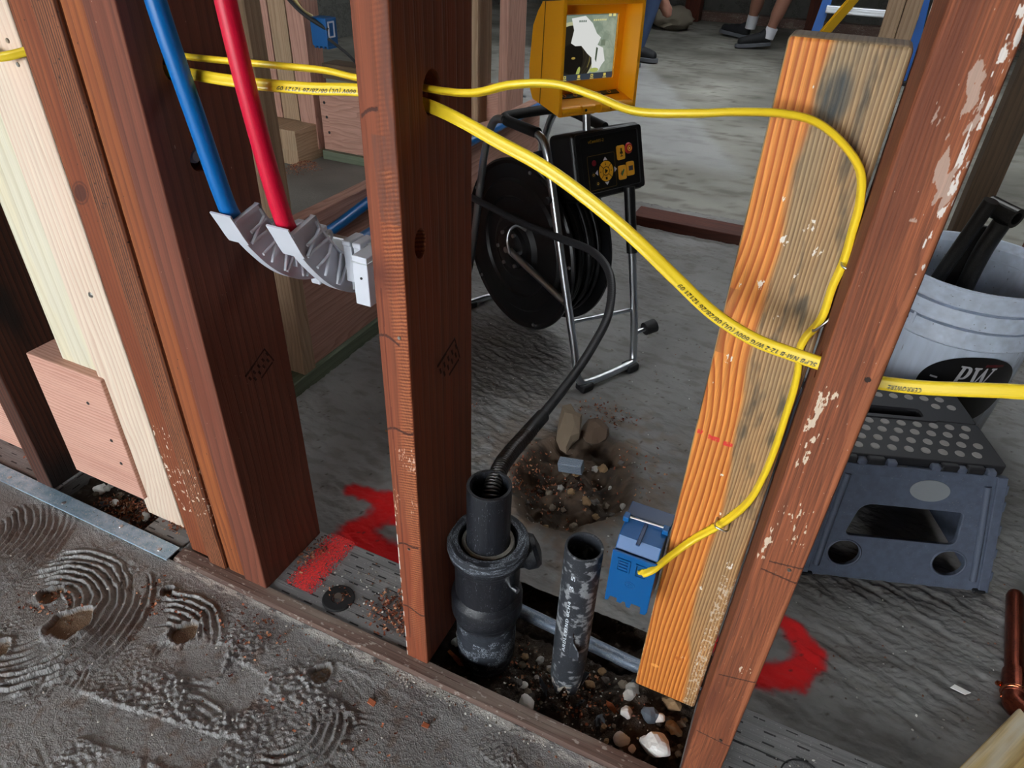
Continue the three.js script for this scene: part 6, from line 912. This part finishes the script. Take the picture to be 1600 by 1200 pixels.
{ // slab fragments at the hole
  const frag = (x, z, w, d, h, turn, tilt, m, lab) => { const g = rock(1, 900 + Math.round(x * -1000), 0.5, 0.3, 1); g.scale(w, h * 2, d); const o = solo('concrete_fragment', g, m, lab, 'fragment', undefined, [x, slabH(x, z) + h * 0.6, z]); o.rotation.set(tilt, turn, 0.1); };
  frag(-0.372, -1.165, 0.028, 0.05, 0.018, 0.3, 0.4, mat(rgb(128, 112, 94), 0.9), 'tan broken slab fragment tipped at the far edge of the hole'); frag(-0.318, -1.185, 0.03, 0.035, 0.014, 0.7, 0.3, mat(rgb(96, 78, 64), 0.9), 'brown thin slab fragment beside the tan one');
  const b = solo('grey_block', new RoundedBoxGeometry(0.052, 0.026, 0.022, 2, 0.002), M.conduit, 'small grey cut block in the middle of the slab hole', 'block', undefined, [-0.325, -0.030, -1.06]); b.rotation.set(0.15, 0.1, 0.12);
}
{ // black pipe mouth under the pink board
  const t = thing('pipe_mouth', 'dark round pipe mouth in the hollow under the pink board', 'pipe', [-1.03, -0.05, -0.585]);
  part('rim', lathe([[0.026, -0.04], [0.027, 0.012], [0.031, 0.014], [0.033, 0.010], [0.033, -0.04]], 36), M.abs, t); part('inside', (() => { const g = new THREE.CircleGeometry(0.0265, 28); g.rotateX(-Math.PI / 2); g.translate(0, -0.03, 0); return g; })(), M.absInside, t);
  const u = thing('pipe_mouth', 'smaller dark pipe mouth left of the round one under the pink board', 'pipe', [-1.088, -0.05, -0.582]); part('rim', lathe([[0.012, -0.03], [0.013, 0.012], [0.018, 0.012], [0.0185, -0.03]], 28), M.abs, u);
}
for (const [x, z, l, lab] of [[-0.115, -0.566, 0.045, 'brown splinter standing beside the torn pipe foot'], [-0.322, -0.556, 0.04, 'light brown splinter at the foot of the drain fitting'], [-0.31, -0.565, 0.028, 'short brown splinter leaning on the drain fitting'], [-0.075, -0.59, 0.03, 'thin brown splinter in the pit by the grey conduit']]) { const g = extrude(poly([[-l / 2, -0.002], [l * 0.3, -0.004], [l / 2, 0], [l * 0.2, 0.004], [-l / 2, 0.002]]), 0.002, 0.0004, 1); const o = solo('splinter', g, M.oldC, lab, 'splinter', undefined, [x, soilY(x, z) + 0.012, z]); o.rotation.set(rr(-1, 0.3), rr(0, 6), rr(-0.9, 0.9)); }
// wood shavings: past counting
function curl() { const pos = [], idx = []; const n = 5; for (let i = 0; i <= n; i++) { const a = i / n * 2.0, r = 0.5; for (const s of [-1, 1]) pos.push(r * Math.sin(a) - 0.3, r * (1 - Math.cos(a)) * 0.6, s * (0.16 + 0.05 * Math.sin(i * 2.1))); } for (let i = 0; i < n; i++) { const a = i * 2; idx.push(a, a + 1, a + 2, a + 1, a + 3, a + 2); } const g = new THREE.BufferGeometry(); g.setAttribute('position', new THREE.Float32BufferAttribute(pos, 3)); g.setIndex(idx); g.computeVertexNormals(); g.setAttribute('uv', new THREE.BufferAttribute(new Float32Array(pos.length / 3 * 2), 2)); return g; }
function scatter(name, geo, m, label, cat, spots, cols, size) {
  const list = []; for (const [cx, cz, rx, rz, n, yf] of spots) for (let k = 0; k < n; k++) { const a = rr(0, 6.28), d = Math.sqrt(rnd()) * (0.5 + 0.5 * rnd()), x = cx + rx * d * Math.cos(a), z = cz + rz * d * Math.sin(a); list.push([x, yf(x, z), z]); }
  const o = new THREE.InstancedMesh(geo, m, list.length), M4 = new THREE.Matrix4(), q = new THREE.Quaternion(), e = new THREE.Euler();
  list.forEach(([x, y, z], i) => { const s = rr(size[0], size[1]); e.set(rr(-0.6, 0.6), rr(0, 6.28), rr(-0.6, 0.6)); q.setFromEuler(e); M4.compose(V(x, y + s * 0.15, z), q, V(s, s, s)); o.setMatrixAt(i, M4); const c = cols[Math.floor(rnd() * cols.length)]; o.setColorAt(i, rgb(...c)); });
  o.name = numbered(name); o.userData.kind = 'stuff'; shade(o); scene.add(o); tag(o, label, cat); return o;
}
const plateY = () => 0.0008, slY = (x, z) => slabH(x, z), mY = (x, z) => mortarH(x, z);
const shaveM = new THREE.MeshStandardMaterial({ color: 0xffffff, roughness: 0.85, side: THREE.DoubleSide });
scatter('wood_shavings', curl(), shaveM, 'reddish-brown wood shavings littering the plates, the pits and the slab', 'shavings', [
  [-0.44, -0.565, 0.055, 0.05, 230, plateY], [-0.535, -0.555, 0.03, 0.02, 40, plateY], [-0.632, -0.60, 0.03, 0.05, 60, plateY], [-0.88, -0.565, 0.045, 0.04, 220, plateY], [-1.25, -0.56, 0.06, 0.03, 80, plateY], [-1.02, -0.55, 0.1, 0.035, 420, (x, z) => soilY(x, z) + 0.004], [-0.16, -0.6, 0.16, 0.06, 130, (x, z) => soilY(x, z) + 0.002],
  [-0.41, -1.02, 0.07, 0.1, 170, slY], [-0.33, -1.0, 0.12, 0.12, 160, slY], [-0.32, -1.28, 0.09, 0.06, 90, slY], [-0.2, -1.1, 0.1, 0.12, 50, slY], [-0.45, -0.9, 0.1, 0.1, 40, slY], [-0.7, -1.15, 0.2, 0.2, 60, slY], [-2.06, -2.33, 0.09, 0.09, 420, (x, z) => SLAB + 0.03 * Math.max(0, 1 - Math.hypot(x + 2.06, z + 2.35) / 0.09)],
  [-0.62, -0.44, 0.1, 0.05, 60, mY], [-0.8, -0.42, 0.1, 0.04, 50, mY], [-0.93, -0.34, 0.08, 0.05, 50, mY], [-0.4, -0.4, 0.25, 0.07, 26, mY], [-0.3, -0.3, 0.3, 0.12, 18, mY],
], [[150, 84, 58], [122, 66, 44], [176, 112, 80], [96, 50, 34], [190, 138, 104]], [0.004, 0.0115]);
scatter('grit', stoneGeos[2], new THREE.MeshStandardMaterial({ color: 0xffffff, roughness: 0.9 }), 'pale grit and crumbs sprinkled over mortar, plates and slab', 'grit', [
  [-0.6, -0.35, 0.6, 0.14, 260, mY], [-0.5, -0.25, 0.6, 0.16, 160, mY], [-0.3, -0.475, 0.45, 0.01, 150, mY], [-0.5, -0.585, 0.12, 0.06, 120, plateY], [0.35, -0.585, 0.3, 0.06, 80, plateY], [-0.15, -0.59, 0.18, 0.065, 260, (x, z) => soilY(x, z)], [-1.03, -0.56, 0.1, 0.04, 120, (x, z) => soilY(x, z)], [0.35, -0.85, 0.3, 0.16, 60, slY], [-0.3, -1.0, 0.2, 0.2, 160, slY], [-0.4, -1.4, 0.5, 0.5, 120, slY], [0.5, -1.1, 0.15, 0.2, 40, slY],
], [[186, 182, 176], [146, 140, 132], [110, 100, 92], [120, 80, 60], [220, 218, 212]], [0.0006, 0.0017]);
for (const [x, z, s, lab] of [[-0.385, -0.425, 0.006, 'orange-brown wood crumb alone on smooth mortar in front of the saw-marked stud'], [-0.315, -0.295, 0.008, 'thin reddish wood chip stuck upright in the mortar near the bottom edge'], [-0.30, -0.43, 0.005, 'dark brown crumb on the mortar beside the reddish nosing']]) { const g = extrude(poly([[-1, -0.5], [0.8, -0.6], [1, 0.4], [-0.7, 0.6]]), 0.5, 0.1, 1); g.scale(s, s, s); const o = solo('wood_chip', g, mat(rgb(166, 92, 58), 0.85), lab, 'wood chip', undefined, [x, mortarH(x, z) + s * 0.4, z]); o.rotation.set(-1.3, x * 40, 0.2); }
{ // large white flake on the slab and plate crumb
  const o = solo('paint_flake', extrude(poly([[-0.014, -0.003], [0.006, -0.006], [0.014, 0.001], [-0.008, 0.005]]), 0.0012, 0.0003, 1), M.chalk, 'long white flake on the shaded slab near the copper joint', 'flake', undefined, [0.40, SLAB + 0.004, -0.86]); o.rotation.x = -1.5; }

scene.traverse((o) => { if (o.isMesh) { o.castShadow = true; o.receiveShadow = true; } });
renderer.render(scene, camera);
